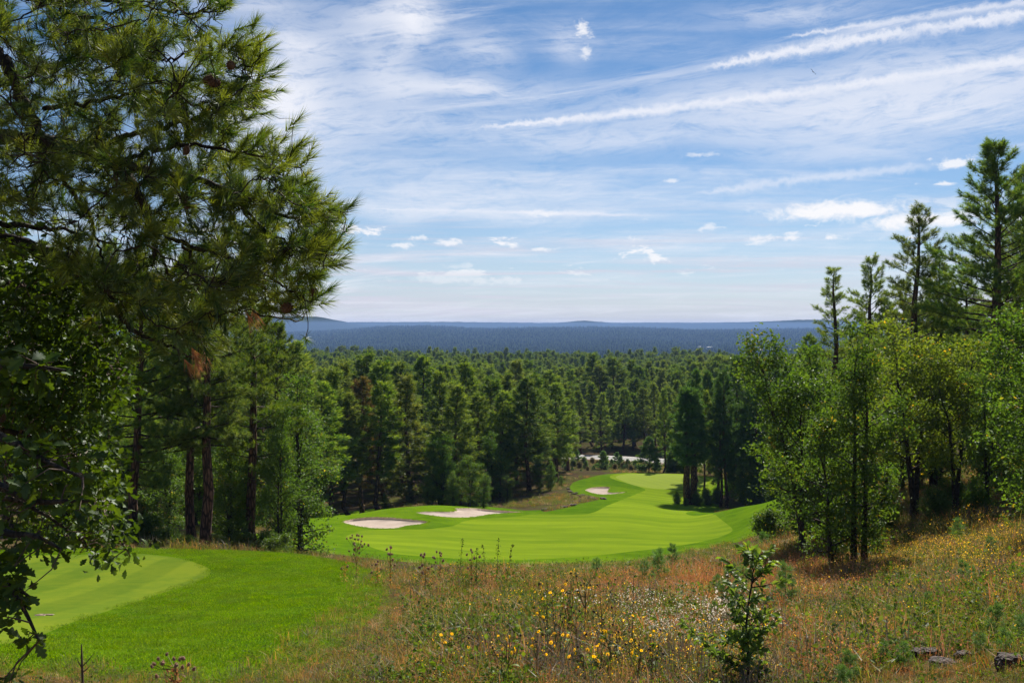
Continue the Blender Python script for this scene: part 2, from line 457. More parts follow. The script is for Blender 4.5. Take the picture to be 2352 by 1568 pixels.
_c = np.stack([CP[:, 0] * AS, np.log(CP[:, 1])], 1)
_n = len(_c)
_Kmat = _tps(((_c[:, None] - _c[None]) ** 2).sum(-1)) + np.eye(_n) * 2.5e-4
_Pm = np.concatenate([np.ones((_n, 1)), _c], 1)
_A = np.block([[_Kmat, _Pm], [_Pm.T, np.zeros((3, 3))]])
_W = np.linalg.solve(_A, np.concatenate([CP[:, 2], np.zeros(3)]))


def terr_s(a, y):
    a = np.clip(np.asarray(a, float), -0.85, 0.95); ly = np.log(np.clip(np.asarray(y, float), 8.0, 300.0))
    sh = np.broadcast(a, ly).shape
    q = np.stack([np.broadcast_to(a * AS, sh).ravel(), np.broadcast_to(ly, sh).ravel()], 1)
    out = np.empty(len(q))
    for i in range(0, len(q), 20000):
        b = q[i:i + 20000]
        out[i:i + 20000] = _tps(((b[:, None] - _c[None]) ** 2).sum(-1)) @ _W[:_n] + _W[_n] + b @ _W[_n + 1:]
    return out.reshape(sh)


def sstep(x, a, b):
    t_ = np.clip((x - a) / (b - a), 0, 1)
    return t_ * t_ * (3 - 2 * t_)


def vnoise(x, y, sc, seed=0):
    """smooth value noise, -1..1"""
    x = np.asarray(x, float) * sc + seed * 17.13; y = np.asarray(y, float) * sc - seed * 9.77
    xi, yi = np.floor(x), np.floor(y)
    fx, fy = x - xi, y - yi
    fx, fy = fx * fx * (3 - 2 * fx), fy * fy * (3 - 2 * fy)
    h = lambda i, j: np.modf(np.abs(np.sin(i * 127.1 + j * 311.7 + seed * 74.7) * 43758.5453))[0]
    a = h(xi, yi) * (1 - fx) + h(xi + 1, yi) * fx
    b = h(xi, yi + 1) * (1 - fx) + h(xi + 1, yi + 1) * fx
    return (a * (1 - fy) + b * fy) * 2 - 1


def far_z(x, y):
    """land beyond the road"""
    z = -33.0 + 1.6 * vnoise(x, y, 1 / 140., 1) + (-6.5 - 5.0 * np.clip(x / np.maximum(y, 1) + .05, -.2, .3) + 2.4 * vnoise(x, y, 1 / 200., 2)) * sstep(y, 320, 520)
    z = z + (-96 - z) * sstep(y, 700, 1700)
    a = x / np.maximum(y, 1)
    # long wooded ridge
    ridge = 36 + 30 * sstep(a, -0.20, -0.115) - 12 * sstep(a, -0.02, 0.25) + 7 * vnoise(a * 6000, y * 0, 1 / 420., 3)
    z = z + ridge * sstep(y, 3300, 6000) * (1 - sstep(y, 6200, 7600))
    z = z + (10 * vnoise(a * 3000, y, 1 / 420., 15) + 7 * vnoise(a * 5000, y, 1 / 190., 16)) * sstep(y, 2000, 2600) * (1 - sstep(y, 6000, 7000))
    # far hills
    h = 134 + 9 * vnoise(a * 12000, 0 * y, 1 / 1500., 5)
    h = h + 26 * np.exp(-((a + 0.005) / 0.024) ** 2 * 0 - ((a - 0.072) / 0.018) ** 2)
    h = h + 34 * np.exp(-((a - 0.30) / 0.05) ** 2)
    z = z + h * sstep(y, 8800, 12500)
    lh = 152 * np.exp(-((a + 0.245) / 0.075) ** 4) + 60 * np.exp(-((a + 0.15) / 0.05) ** 2)
    z = z + lh * sstep(y, 7000, 9300) * (1 - sstep(y, 9800, 11500))
    return z


def gz(x, y):
    x = np.asarray(x, float); y = np.asarray(y, float)
    yn = np.clip(y, 8.0, 300.0)
    near = -terr_s(x / yn, yn) * yn
    f = sstep(y, 245, 300)
    return near * (1 - f) + far_z(x, np.maximum(y, 245)) * f


def meadow_bump(x, y):
    return 0.10 * vnoise(x, y, 0.7, 4) + 0.22 * vnoise(x, y, 0.16, 6)


def gz1(x, y):
    z = float(gz(np.array([x]), np.array([y]))[0])
    if 9 < y < 70 and 'TEELAWN' in globals() and 'ROUGH' in globals():
        p = np.array([[x, y]])
        if not (inside(TEELAWN, p)[0] or inside(ROUGH, p)[0]):
            z += float(meadow_bump(x, y)) * float(sstep(np.minimum(pdist(ROUGH, p), pdist(TEELAWN, p)), 0, 3.0)[0])
    return z


def cast(dx, dy, y0=9.0, y1=299.0):
    """where the sight line through a point of the photograph meets the ground"""
    a = (dx * K - 512) / FPX; s = (dy * K - HV) / FPX
    ys = np.exp(np.linspace(math.log(y0), math.log(y1), 900))
    t_ = terr_s(np.full_like(ys, a), ys)
    hit = np.nonzero(t_ <= s)[0]
    if len(hit):
        i = hit[0]
    else:
        i = int(np.argmin(t_ - s))
    return a * ys[i], ys[i]


def P3(dx, dy, Y):
    d = pix_dir(dx, dy)
    return d * Y


def ring(pts, y0, y1, n=4):
    """closed outline read in the photograph -> smooth outline on the ground"""
    w = []
    for p in pts:
        w.append(p[1:] if p[0] == 'w' else cast(p[0], p[1], y0, y1))
    w = np.array(w)
    m = len(w)
    out = []
    for i in range(m):
        p0, p1, p2, p3 = w[i - 1], w[i], w[(i + 1) % m], w[(i + 2) % m]
        for k in range(n):
            t_ = k / n
            out.append(0.5 * ((2 * p1) + (-p0 + p2) * t_ + (2 * p0 - 5 * p1 + 4 * p2 - p3) * t_ ** 2 + (-p0 + 3 * p1 - 3 * p2 + p3) * t_ ** 3))
    return np.array(out)


def inside(poly, P):
    x, y = P[:, 0], P[:, 1]
    c = np.zeros(len(P), bool)
    j = len(poly) - 1
    for i in range(len(poly)):
        xi, yi = poly[i]; xj, yj = poly[j]
        if yi != yj:
            c ^= ((yi > y) != (yj > y)) & (x < (xj - xi) * (y - yi) / (yj - yi) + xi)
        j = i
    return c


def pdist(poly, P):
    """distance to the outline"""
    best = np.full(len(P), 1e9)
    for i in range(len(poly)):
        a, b = poly[i - 1], poly[i]
        ab = b - a
        t_ = np.clip(((P - a) @ ab) / (ab @ ab + 1e-12), 0, 1)
        best = np.minimum(best, np.linalg.norm(P - (a + t_[:, None] * ab), axis=1))
    return best


def zmap(pts, ox, oy, sc):
    q = 2352 / 2560.
    return [((ox + x / sc) * q, (oy + y / sc) * q) for x, y in pts]

BUNK = [
    ring(zmap([(145, 138), (200, 120), (300, 108), (400, 106), (500, 112), (600, 122), (680, 130), (710, 138), (690, 148), (620, 158), (560, 165), (510, 178), (420, 182), (330, 178), (240, 165), (180, 152)], 800, 1250, 2.613), 84, 118),
    ring(zmap([(625, 78), (720, 70), (800, 71), (865, 69), (888, 60), (872, 50), (960, 47), (1050, 51), (1150, 61), (1250, 67), (1325, 73), (1280, 78), (1200, 82), (1120, 88), (1060, 98), (1000, 106), (900, 110), (800, 105), (720, 95)], 800, 1250, 2.613), 88, 126),
    ring(zmap([(528, 580), (560, 562), (620, 548), (700, 541), (790, 539), (828, 550), (815, 575), (808, 600), (840, 609), (920, 607), (1000, 601), (1020, 606), (980, 615), (900, 625), (800, 632), (720, 632), (640, 622), (570, 602)], 1350, 1100, 4.704), 140, 180),
]
def ragged(lp, amp, seed):
    r_ = np.random.default_rng(seed)
    out = []
    for i in range(len(lp)):
        a, b = lp[i], lp[(i + 1) % len(lp)]
        for k in range(3):
            out.append(a + (b - a) * k / 3 + r_.normal(size=2) * amp)
    return np.array(out)


BUNK = [ragged(b, .045, i) for i, b in enumerate(BUNK)]
GREEN = ring(zmap([(890, 430), (940, 405), (1020, 393), (1120, 388), (1300, 389), (1500, 393), (1700, 402), (1850, 425), (1940, 460), (1965, 490), (1940, 525), (1830, 560), (1700, 572), (1560, 574), (1400, 568), (1250, 552), (1130, 530), (1030, 500), (950, 465)], 1350, 1100, 4.704), 150, 200)
COLLAR_A = zmap([(560, 862), (800, 760), (1000, 680), (1150, 622), (1240, 582), (1180, 548), (1060, 512), (900, 466), (820, 430), (860, 402), (950, 388), (1120, 382), (1300, 384), (1500, 388), (1700, 396), (1880, 415), (2010, 450), (2060, 490), (2050, 540), (1980, 600)], 1350, 1100, 4.704)
FAIR = ring(zmap([(170, 235), (260, 200), (430, 190), (650, 188), (760, 180), (870, 165), (940, 135), (1050, 118), (1250, 107), (1430, 88)], 800, 1250, 2.613)
            + COLLAR_A + [('w', 29.5, 157.0), ('w', 26.0, 140.0), ('w', 22.0, 126.0)]
            + zmap([(1140, 1275), (1240, 1263), (1310, 1297), (1370, 1343), (1388, 1370), (1340, 1400), (1200, 1440), (1000, 1475), (800, 1500), (500, 1533), (200, 1553), (0, 1560)], 1300, 800, 2.613)
            + zmap([(1100, 384), (900, 378), (700, 366), (480, 345), (320, 300), (210, 262)], 800, 1250, 2.613), 74, 205)
ROUGH = ring([('w', -27, 78), (655, 1235), (668, 1200), (720, 1186), (790, 1176), (870, 1167), (960, 1161), (1040, 1160), (1120, 1162), (1190, 1170), (1240, 1170)]
             + zmap([(60, 835), (300, 790), (480, 740), (700, 690), (600, 650), (480, 640), (385, 600), (352, 540), (420, 480), (600, 430), (780, 395), (1000, 380)], 1350, 1100, 4.704)
             + [('w', 19, 191), ('w', 30, 190), ('w', 38, 184), ('w', 38, 172), ('w', 33, 158), ('w', 30, 142), ('w', 27, 131), ('w', 31, 119), ('w', 36, 108), ('w', 42, 98), ('w', 36, 84),
                (1745, 1225), (1650, 1252), (1500, 1283), (1350, 1300), ('w', 8, 73), ('w', -2, 71), ('w', -12, 71), ('w', -20, 73)], 70, 205)
TEELAWN = ring([('w', -32, 40), (60, 1262), (300, 1259), (480, 1262), ('w', -9.4, 42.5), ('w', -7.8, 41.5), (862, 1318), (878, 1345), (872, 1392), (825, 1445), (765, 1490), (705, 1535), (630, 1572), (520, 1590), (330, 1572), (200, 1560), (0, 1548), ('w', -14, 14.5), ('w', -26, 20)], 10, 43)
TEE = ring([('w', -30, 36), (-60, 1285), (60, 1275), (300, 1270), (400, 1279), (455, 1293), (482, 1306), (478, 1320), (440, 1340), (380, 1358), (300, 1385), (220, 1410), (160, 1430), (100, 1455), (40, 1475), ('w', -13, 18.6), ('w', -26, 26)], 14, 42)
ROADL = [(-160, 236), (-80, 240), (-20, 242), (10, 242), (28, 240.5), (47, 237), (70, 232), (110, 222), (170, 205)]

PATCH_X = (-78.0, 100.0)
PATCH_Y = (6.0, 262.0)


def patch_depth(x, y):
    """>0 inside the detailed land, metres from its rim"""
    a = x / np.maximum(y, 1)
    d1 = np.minimum(y - PATCH_Y[0], PATCH_Y[1] - y)
    d2 = np.minimum(a + 0.72, 0.80 - a) * np.maximum(y, 1)
    return np.minimum(d1, d2)


def catpath(P, n=12):
    P = np.array(P, float)
    Q = np.concatenate([[2 * P[0] - P[1]], P, [2 * P[-1] - P[-2]]])
    o = []
    for i in range(1, len(Q) - 2):
        for k in range(n):
            t_ = k / n
            p0, p1, p2, p3 = Q[i - 1:i + 3]
            o.append(0.5 * ((2 * p1) + (-p0 + p2) * t_ + (2 * p0 - 5 * p1 + 4 * p2 - p3) * t_ ** 2 + (-p0 + 3 * p1 - 3 * p2 + p3) * t_ ** 3))
    o.append(P[-1])
    return np.array(o)


# materials of the land
def native_mat():
    m, t = new_mat('native_ground')
    co = t.node('ShaderNodeTexCoord').outputs['Object']
    n1 = t.noise(co, 0.22, 6, 0.62, 0.5)
    n2 = t.noise(co, 1.9, 6, 0.66)
    n3 = t.noise(co, 14.0, 4, 0.7)
    c = t.mix(t.ramp(n1, 0.35, 0.65), (0.135, 0.085, 0.040), (0.10, 0.095, 0.030))
    c = t.mix(t.ramp(n2, 0.45, 0.7), c, (0.19, 0.13, 0.06))
    c = t.mix(t.mul(t.ramp(n3, 0.45, 0.75), 0.7), c, (0.05, 0.035, 0.02))
    sep = t.node('ShaderNodeSeparateXYZ', {0: co})
    forest = t.ramp(t.add(sep.outputs[1], t.mul(n1, 20)), 55, 75)
    fl = t.mix(t.ramp(n2, 0.35, 0.7), (0.085, 0.060, 0.038), (0.155, 0.115, 0.070))
    fl = t.mix(t.ramp(n1, 0.44, 0.64), fl, (0.115, 0.125, 0.035))
    c = t.mix(forest, c, fl)
    b = t.node('ShaderNodeBsdfDiffuse', {'Color': c, 'Roughness': 0.8})
    bp = t.node('ShaderNodeBump', {'Strength': 0.8, 'Distance': 0.08, 'Height': t.add(n2, t.mul(n3, 0.4))}).outputs[0]
    t.l.new(bp, b.inputs['Normal'])
    t.node('ShaderNodeOutputMaterial', {'Surface': b.outputs[0]})
    return m


def far_mat():
    m, t = new_mat('far_land')
    co = t.node('ShaderNodeTexCoord').outputs['Object']
    n1 = t.noise(co, 0.004, 6, 0.6)
    n2 = t.noise(co, 0.05, 6, 0.7)
    sep = t.node('ShaderNodeSeparateXYZ', {0: co})
    c = t.mix(t.ramp(n2, 0.35, 0.65), (0.028, 0.042, 0.022), (0.055, 0.07, 0.03))
    fl = t.mix(t.ramp(t.noise(co, 0.3, 5, 0.65), 0.35, 0.7), (0.14, 0.095, 0.06), (0.16, 0.14, 0.06))
    c = t.mix(t.ramp(sep.outputs[1], 700, 1500), fl, c)
    b = t.node('ShaderNodeBsdfDiffuse', {'Color': c, 'Roughness': 0.8})
    t.node('ShaderNodeOutputMaterial', {'Surface': b.outputs[0]})
    return m


M['native'] = native_mat()
M['far'] = far_mat()
M['lawn'] = grass_mat('tee_lawn_turf', (0.045, 0.110, 0.004), (0.105, 0.190, 0.006), (0.038, 0.09, 0.003), 0.25, 26.0)  # shade between the blades put into the ground colour, darker than the blades
M['tee'] = grass_mat('tee_turf', (0.095, 0.165, 0.018), (0.145, 0.205, 0.020), (0.095, 0.155, 0.012), 0.22, 60.0, (R(3), 1.15, 0.55, 1.5))
M['fair'] = grass_mat('fairway_turf', (0.138, 0.235, 0.014), (0.225, 0.325, 0.020), (0.17, 0.26, 0.016), 0.05, 9.0, (R(86), 2.0, 0.26, 6.0), 0.15, (0.35, 1.6, 1))
M['green'] = grass_mat('putting_turf', (0.255, 0.340, 0.052), (0.280, 0.365, 0.058), (0.26, 0.345, 0.052), 0.05, 9.0, (R(30), 1.2, 0.10, 0.5))
M['rough'] = grass_mat('rough_turf', (0.075, 0.165, 0.008), (0.150, 0.260, 0.010), (0.075, 0.155, 0.008), 0.08, 12.0, (R(60), 1.8, 0.14, 4.0))


def sand_mat():
    m, t = new_mat('bunker_sand')
    co = t.node('ShaderNodeTexCoord').outputs['Object']
    n1 = t.noise(co, 0.7, 5, 0.6)
    n2 = t.noise(co, 9.0, 4, 0.65)
    w = t.node('ShaderNodeTexWave', {'Vector': co, 'Scale': 2.2, 'Distortion': 6.0, 'Detail': 2.0}).outputs['Fac']
    c = t.mix(t.ramp(n1, 0.35, 0.65), (0.58, 0.475, 0.405), (0.66, 0.55, 0.475))
    c = t.mix(t.mul(t.ramp(n2, 0.5, 0.8), 0.5), c, (0.48, 0.38, 0.32))
    b = t.node('ShaderNodeBsdfDiffuse', {'Color': c, 'Roughness': 0.7})
    bp = t.node('ShaderNodeBump', {'Strength': 0.35, 'Distance': 0.04, 'Height': t.add(n2, t.mul(w, 0.35))}).outputs[0]
    t.l.new(bp, b.inputs['Normal'])
    t.node('ShaderNodeOutputMaterial', {'Surface': b.outputs[0]})
    return m
M['sand'] = sand_mat()
M['road'] = flat_mat('worn_asphalt', (0.10, 0.10, 0.11), (0.14, 0.14, 0.15), 1.5, 0.8, 0.1)


def build_land():
    # outer land: one sheet to the horizon, lying lower under the detailed land
    av = np.concatenate([np.linspace(-2.4, -0.75, 22), np.linspace(-0.72, 0.78, 190), np.linspace(0.82, 2.4, 22)])
    yv = np.concatenate([np.linspace(-60, 6, 14), np.exp(np.linspace(math.log(8), math.log(300), 110)), np.exp(np.linspace(math.log(306), math.log(13800), 260))])
    Yg, Ag = np.meshgrid(yv, av, indexing='ij')
    Xg = Ag * np.maximum(Yg, 25.0)
    Zg = gz(Xg, Yg)
    far = sstep(Yg, 6500, 8000)
    Zg = Zg + far * 7 * vnoise(Xg, Yg, 1 / 60., 8)
    Zg = Zg - 0.03 - 0.9 * sstep(patch_depth(Xg, Yg), 0.3, 5.0)
    nY, nA = Yg.shape
    V = np.stack([Xg, Yg, Zg], -1).reshape(-1, 3)
    i = np.arange(nY - 1)[:, None] * nA; j = np.arange(nA - 1)[None]
    F = np.stack([i + j, i + j + 1, i + nA + j + 1, i + nA + j], -1).reshape(-1, 4)
    cy_ = V[F][:, :, 1].mean(1)
    me = mesh_np('ground', V, F, [M['native'], M['far']], True, (cy_ > 320).astype(int))
    tag(part('ground', me, None), kind='structure', label='open land and forest floor reaching out to the horizon')
    # detailed land
    rng = np.random.default_rng(3)
    av = np.arange(-0.715, 0.80, 0.0085)
    lv = np.arange(math.log(PATCH_Y[0]), math.log(PATCH_Y[1]), 0.0165)
    L, A_ = np.meshgrid(lv, av, indexing='ij')
    jl = rng.uniform(-.3, .3, L.shape) * 0.0165; ja = rng.uniform(-.3, .3, L.shape) * 0.0085
    jl[0] = jl[-1] = 0; ja[:, 0] = ja[:, -1] = 0
    Yp = np.exp(L + jl); Xp = (A_ + ja) * Yp
    pts = np.stack([Xp.ravel(), Yp.ravel()], 1)
    loops = [('b', b) for b in BUNK] + [('g', GREEN), ('f', FAIR), ('r', ROUGH), ('l', TEELAWN), ('t', TEE)]
    allp, edges = [pts], []
    n = len(pts)
    keep = np.ones(len(pts), bool)
    for kind, lp in loops:
        loopset = [lp]
        if kind == 'b':
            c = lp.mean(0)
            dd = np.roll(lp, -1, 0) - np.roll(lp, 1, 0)
            nn = unit(np.stack([-dd[:, 1], dd[:, 0]], 1))
            area = 0.5 * np.sum(lp[:, 0] * np.roll(lp[:, 1], -1) - np.roll(lp[:, 0], -1) * lp[:, 1])
            if area < 0: nn = -nn
            loopset = [lp, lp + nn * 0.10]
        for q in loopset:
            keep &= (pdist(q, pts) > 0.0035 * np.maximum(pts[:, 1], 8))
            allp.append(q)
            k = len(q)
            edges += [(n + i_, n + (i_ + 1) % k) for i_ in range(k)]
            n += k
    # dropping points keeps the numbering of the loops: shift it
    shift = int((~keep).sum())
    allp[0] = pts[keep]
    edges = [(a - shift, b - shift) for a, b in edges]
    Pall = np.concatenate(allp)
    res = delaunay_2d_cdt([Vector(p) for p in Pall.tolist()], edges, [], 0, 1e-5, False)
    V2 = np.array([v[:] for v in res[0]])
    F = np.array([f for f in res[2] if len(f) == 3], dtype=np.int64)
    cen = V2[F].mean(1)
    ar = np.abs(np.cross(V2[F[:, 1]] - V2[F[:, 0]], V2[F[:, 2]] - V2[F[:, 0]]))
    ok = (patch_depth(cen[:, 0], cen[:, 1]) > 0) & (ar > 1e-7)
    F, cen = F[ok], cen[ok]
    Z = gz(V2[:, 0], V2[:, 1])
    nat = ~(inside(ROUGH, V2) | inside(TEELAWN, V2))
    edge = np.minimum(pdist(ROUGH, V2), pdist(TEELAWN, V2))
    bump = meadow_bump(V2[:, 0], V2[:, 1])
    Z = Z + np.where(nat, bump * sstep(edge, 0, 3.0) * sstep(patch_depth(V2[:, 0], V2[:, 1]), 0, 4), 0)
    reg = np.zeros(len(F), int)
    reg[inside(ROUGH, cen)] = 1
    reg[inside(FAIR, cen)] = 2
    reg[inside(GREEN, cen)] = 3
    reg[inside(TEELAWN, cen)] = 4
    reg[inside(TEE, cen)] = 5
    for bi, b in enumerate(BUNK):
        ins = inside(b, V2)
        d = pdist(b, V2)
        ins &= d > 0.02
        tf = np.clip((V2[:, 1] - b[:, 1].min()) / (b[:, 1].max() - b[:, 1].min()), 0, 1)
        Z = Z - np.where(ins, 0.05 + 0.22 * tf + 0.14 * sstep(d, 0.0, 2.0) * (1 - tf), 0)
        # raised lip behind the sand
        reg[inside(b, cen)] = 6 + bi
    info = [('meadow', 'native', 'dry native meadow ground of grass and bare brown earth'), ('rough', 'rough', 'bright green mown rough around the fairway and bunkers'),
            ('fairway', 'fair', 'light green mown fairway curving towards the putting green'), ('putting_green', 'green', 'pale smooth putting green beside the small bright bunker'),
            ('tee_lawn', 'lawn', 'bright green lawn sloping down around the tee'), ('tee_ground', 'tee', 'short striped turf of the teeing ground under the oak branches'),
            ('sand_bunker', 'sand', 'oval sand bunker at the left end of the fairway'), ('sand_bunker', 'sand', 'long notched sand bunker on the crest beyond the oval one'),
            ('sand_bunker', 'sand', 'small bright sand bunker cut into the bank of the putting green')]
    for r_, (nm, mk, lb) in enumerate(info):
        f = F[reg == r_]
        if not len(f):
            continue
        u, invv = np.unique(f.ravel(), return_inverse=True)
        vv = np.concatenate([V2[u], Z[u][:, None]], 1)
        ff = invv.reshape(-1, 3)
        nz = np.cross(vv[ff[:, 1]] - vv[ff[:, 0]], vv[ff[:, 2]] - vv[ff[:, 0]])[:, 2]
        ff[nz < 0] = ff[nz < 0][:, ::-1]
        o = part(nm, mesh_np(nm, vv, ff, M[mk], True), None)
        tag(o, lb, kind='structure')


build_land()


def build_road():
    P = catpath(ROADL, 14)
    d = unit(np.gradient(P, axis=0)); nrm = np.stack([-d[:, 1], d[:, 0]], 1)
    zc = gz(P[:, 0], P[:, 1])
    zc = np.convolve(np.pad(zc, 6, 'edge'), np.ones(13) / 13, 'valid')
    prof = [(-7.5, -1.6), (-4.2, 0.10), (-3.4, 0.16), (0.0, 0.24), (3.4, 0.16), (4.0, 0.12), (6.0, -0.6)]
    prof = [(o_, h_ + 0.35) for o_, h_ in prof]
    V = np.concatenate([np.concatenate([P + nrm * o_, (zc + h_)[:, None]], 1)[:, None] for o_, h_ in prof], 1)
    n, m = V.shape[:2]
    idx = np.arange(n * m).reshape(n, m)
    F = np.stack([idx[:-1, :-1], idx[1:, :-1], idx[1:, 1:], idx[:-1, 1:]], -1)
    mi = np.zeros(F.shape[:2], int); mi[:, 0] = 1; mi[:, 1] = 1; mi[:, -1] = 1; mi[:, -2] = 1
    M['gravel'] = flat_mat('road_gravel', (0.16, 0.12, 0.095), (0.24, 0.19, 0.155), 2.0, 0.9, 0.4)
    me = mesh_np('road', V.reshape(-1, 3), F.reshape(-1, 4), [M['road'], M['gravel']], False, mi.ravel())
    rd = part('road', me, None)
    tag(rd, 'pale grey road passing behind the putting green', kind='structure')
    mk = flat_mat('road_paint', (0.6, 0.6, 0.58), None, 5, 0.6)
    for off in (-3.1, 3.1):
        A = np.concatenate([P + nrm * (off - .07), (zc + .355 + .24 - .08 * abs(off) / 3.4)[:, None]], 1)
        B = np.concatenate([P + nrm * (off + .07), (zc + .355 + .24 - .08 * abs(off) / 3.4)[:, None]], 1)
        VV = np.stack([A, B], 1).reshape(-1, 3)
        ii = np.arange(len(A) - 1) * 2
        FF = np.stack([ii, ii + 2, ii + 3, ii + 1], -1)
        part('edge_line', mesh_np('edge_line', VV, FF, mk), rd)


build_road()
# ------------------------------------------------------------------ plant builders
def kites(Pos, Nrm, Tan, ln, wd, fold=0.18):
    """leaf-shaped pairs of triangles; returns V,F for arrays of leaves"""
    B = np.cross(Nrm, Tan)
    n = len(Pos)
    ln = np.broadcast_to(ln, (n,))[:, None]; wd = np.broadcast_to(wd, (n,))[:, None]
    v0 = Pos
    v2 = Pos + Tan * ln
    mid = Pos + Tan * ln * 0.48
    v1 = mid + B * wd * 0.5 + Nrm * wd * fold
    v3 = mid - B * wd * 0.5 + Nrm * wd * fold
    V = np.stack([v0, v1, v2, v3], 1).reshape(-1, 3)
    i = np.arange(n)[:, None] * 4
    F = np.concatenate([i + np.array([[0, 2, 1]]), i + np.array([[0, 3, 2]])], 1).reshape(-1, 3)
    return V, F


def tufts(g, Pos, Dir, rng, n, ln, wd, shoot, spread, tint, back=0.0, tj=0.12):
    """needle brushes: n slim triangles round every shoot"""
    Tn = len(Pos)
    if Tn == 0:
        return
    Pp = np.repeat(Pos, n, 0); Dd = np.repeat(Dir, n, 0)
    ax = rng.random((Tn * n, 1))
    rd = rng.normal(size=(Tn * n, 3))
    rd -= (rd * Dd).sum(1, keepdims=True) * Dd
    rd = unit(rd)
    ang = spread * (1.15 - 0.75 * ax) * rng.uniform(0.6, 1.15, (Tn * n, 1))
    d = unit(Dd * np.cos(ang) + rd * np.sin(ang))
    base = Pp + Dd * (ax - back) * shoot
    L = ln * rng.uniform(0.75, 1.15, (Tn * n, 1))
    tip = base + d * L
    tip[:, 2:3] -= L * 0.10
    w = unit(np.cross(d, rng.normal(size=d.shape))) * wd * 0.5
    V = np.stack([base - w, base + w, tip], 1).reshape(-1, 3)
    F = np.arange(Tn * n * 3).reshape(-1, 3)
    tt = np.repeat(np.clip(np.repeat(np.asarray(tint, float), n) + rng.normal(size=Tn * n) * tj, 0, 1), 3)
    g.add(V, F, tt)


def curve_pts(p0, d, L, up, n=6, side=None):
    s = np.linspace(0, 1, n)[:, None]
    p = p0 + d * L * s + np.array([0, 0, 1.0]) * up * L * s ** 2
    if side is not None:
        p = p + side * np.sin(s * math.pi) * L
    return p


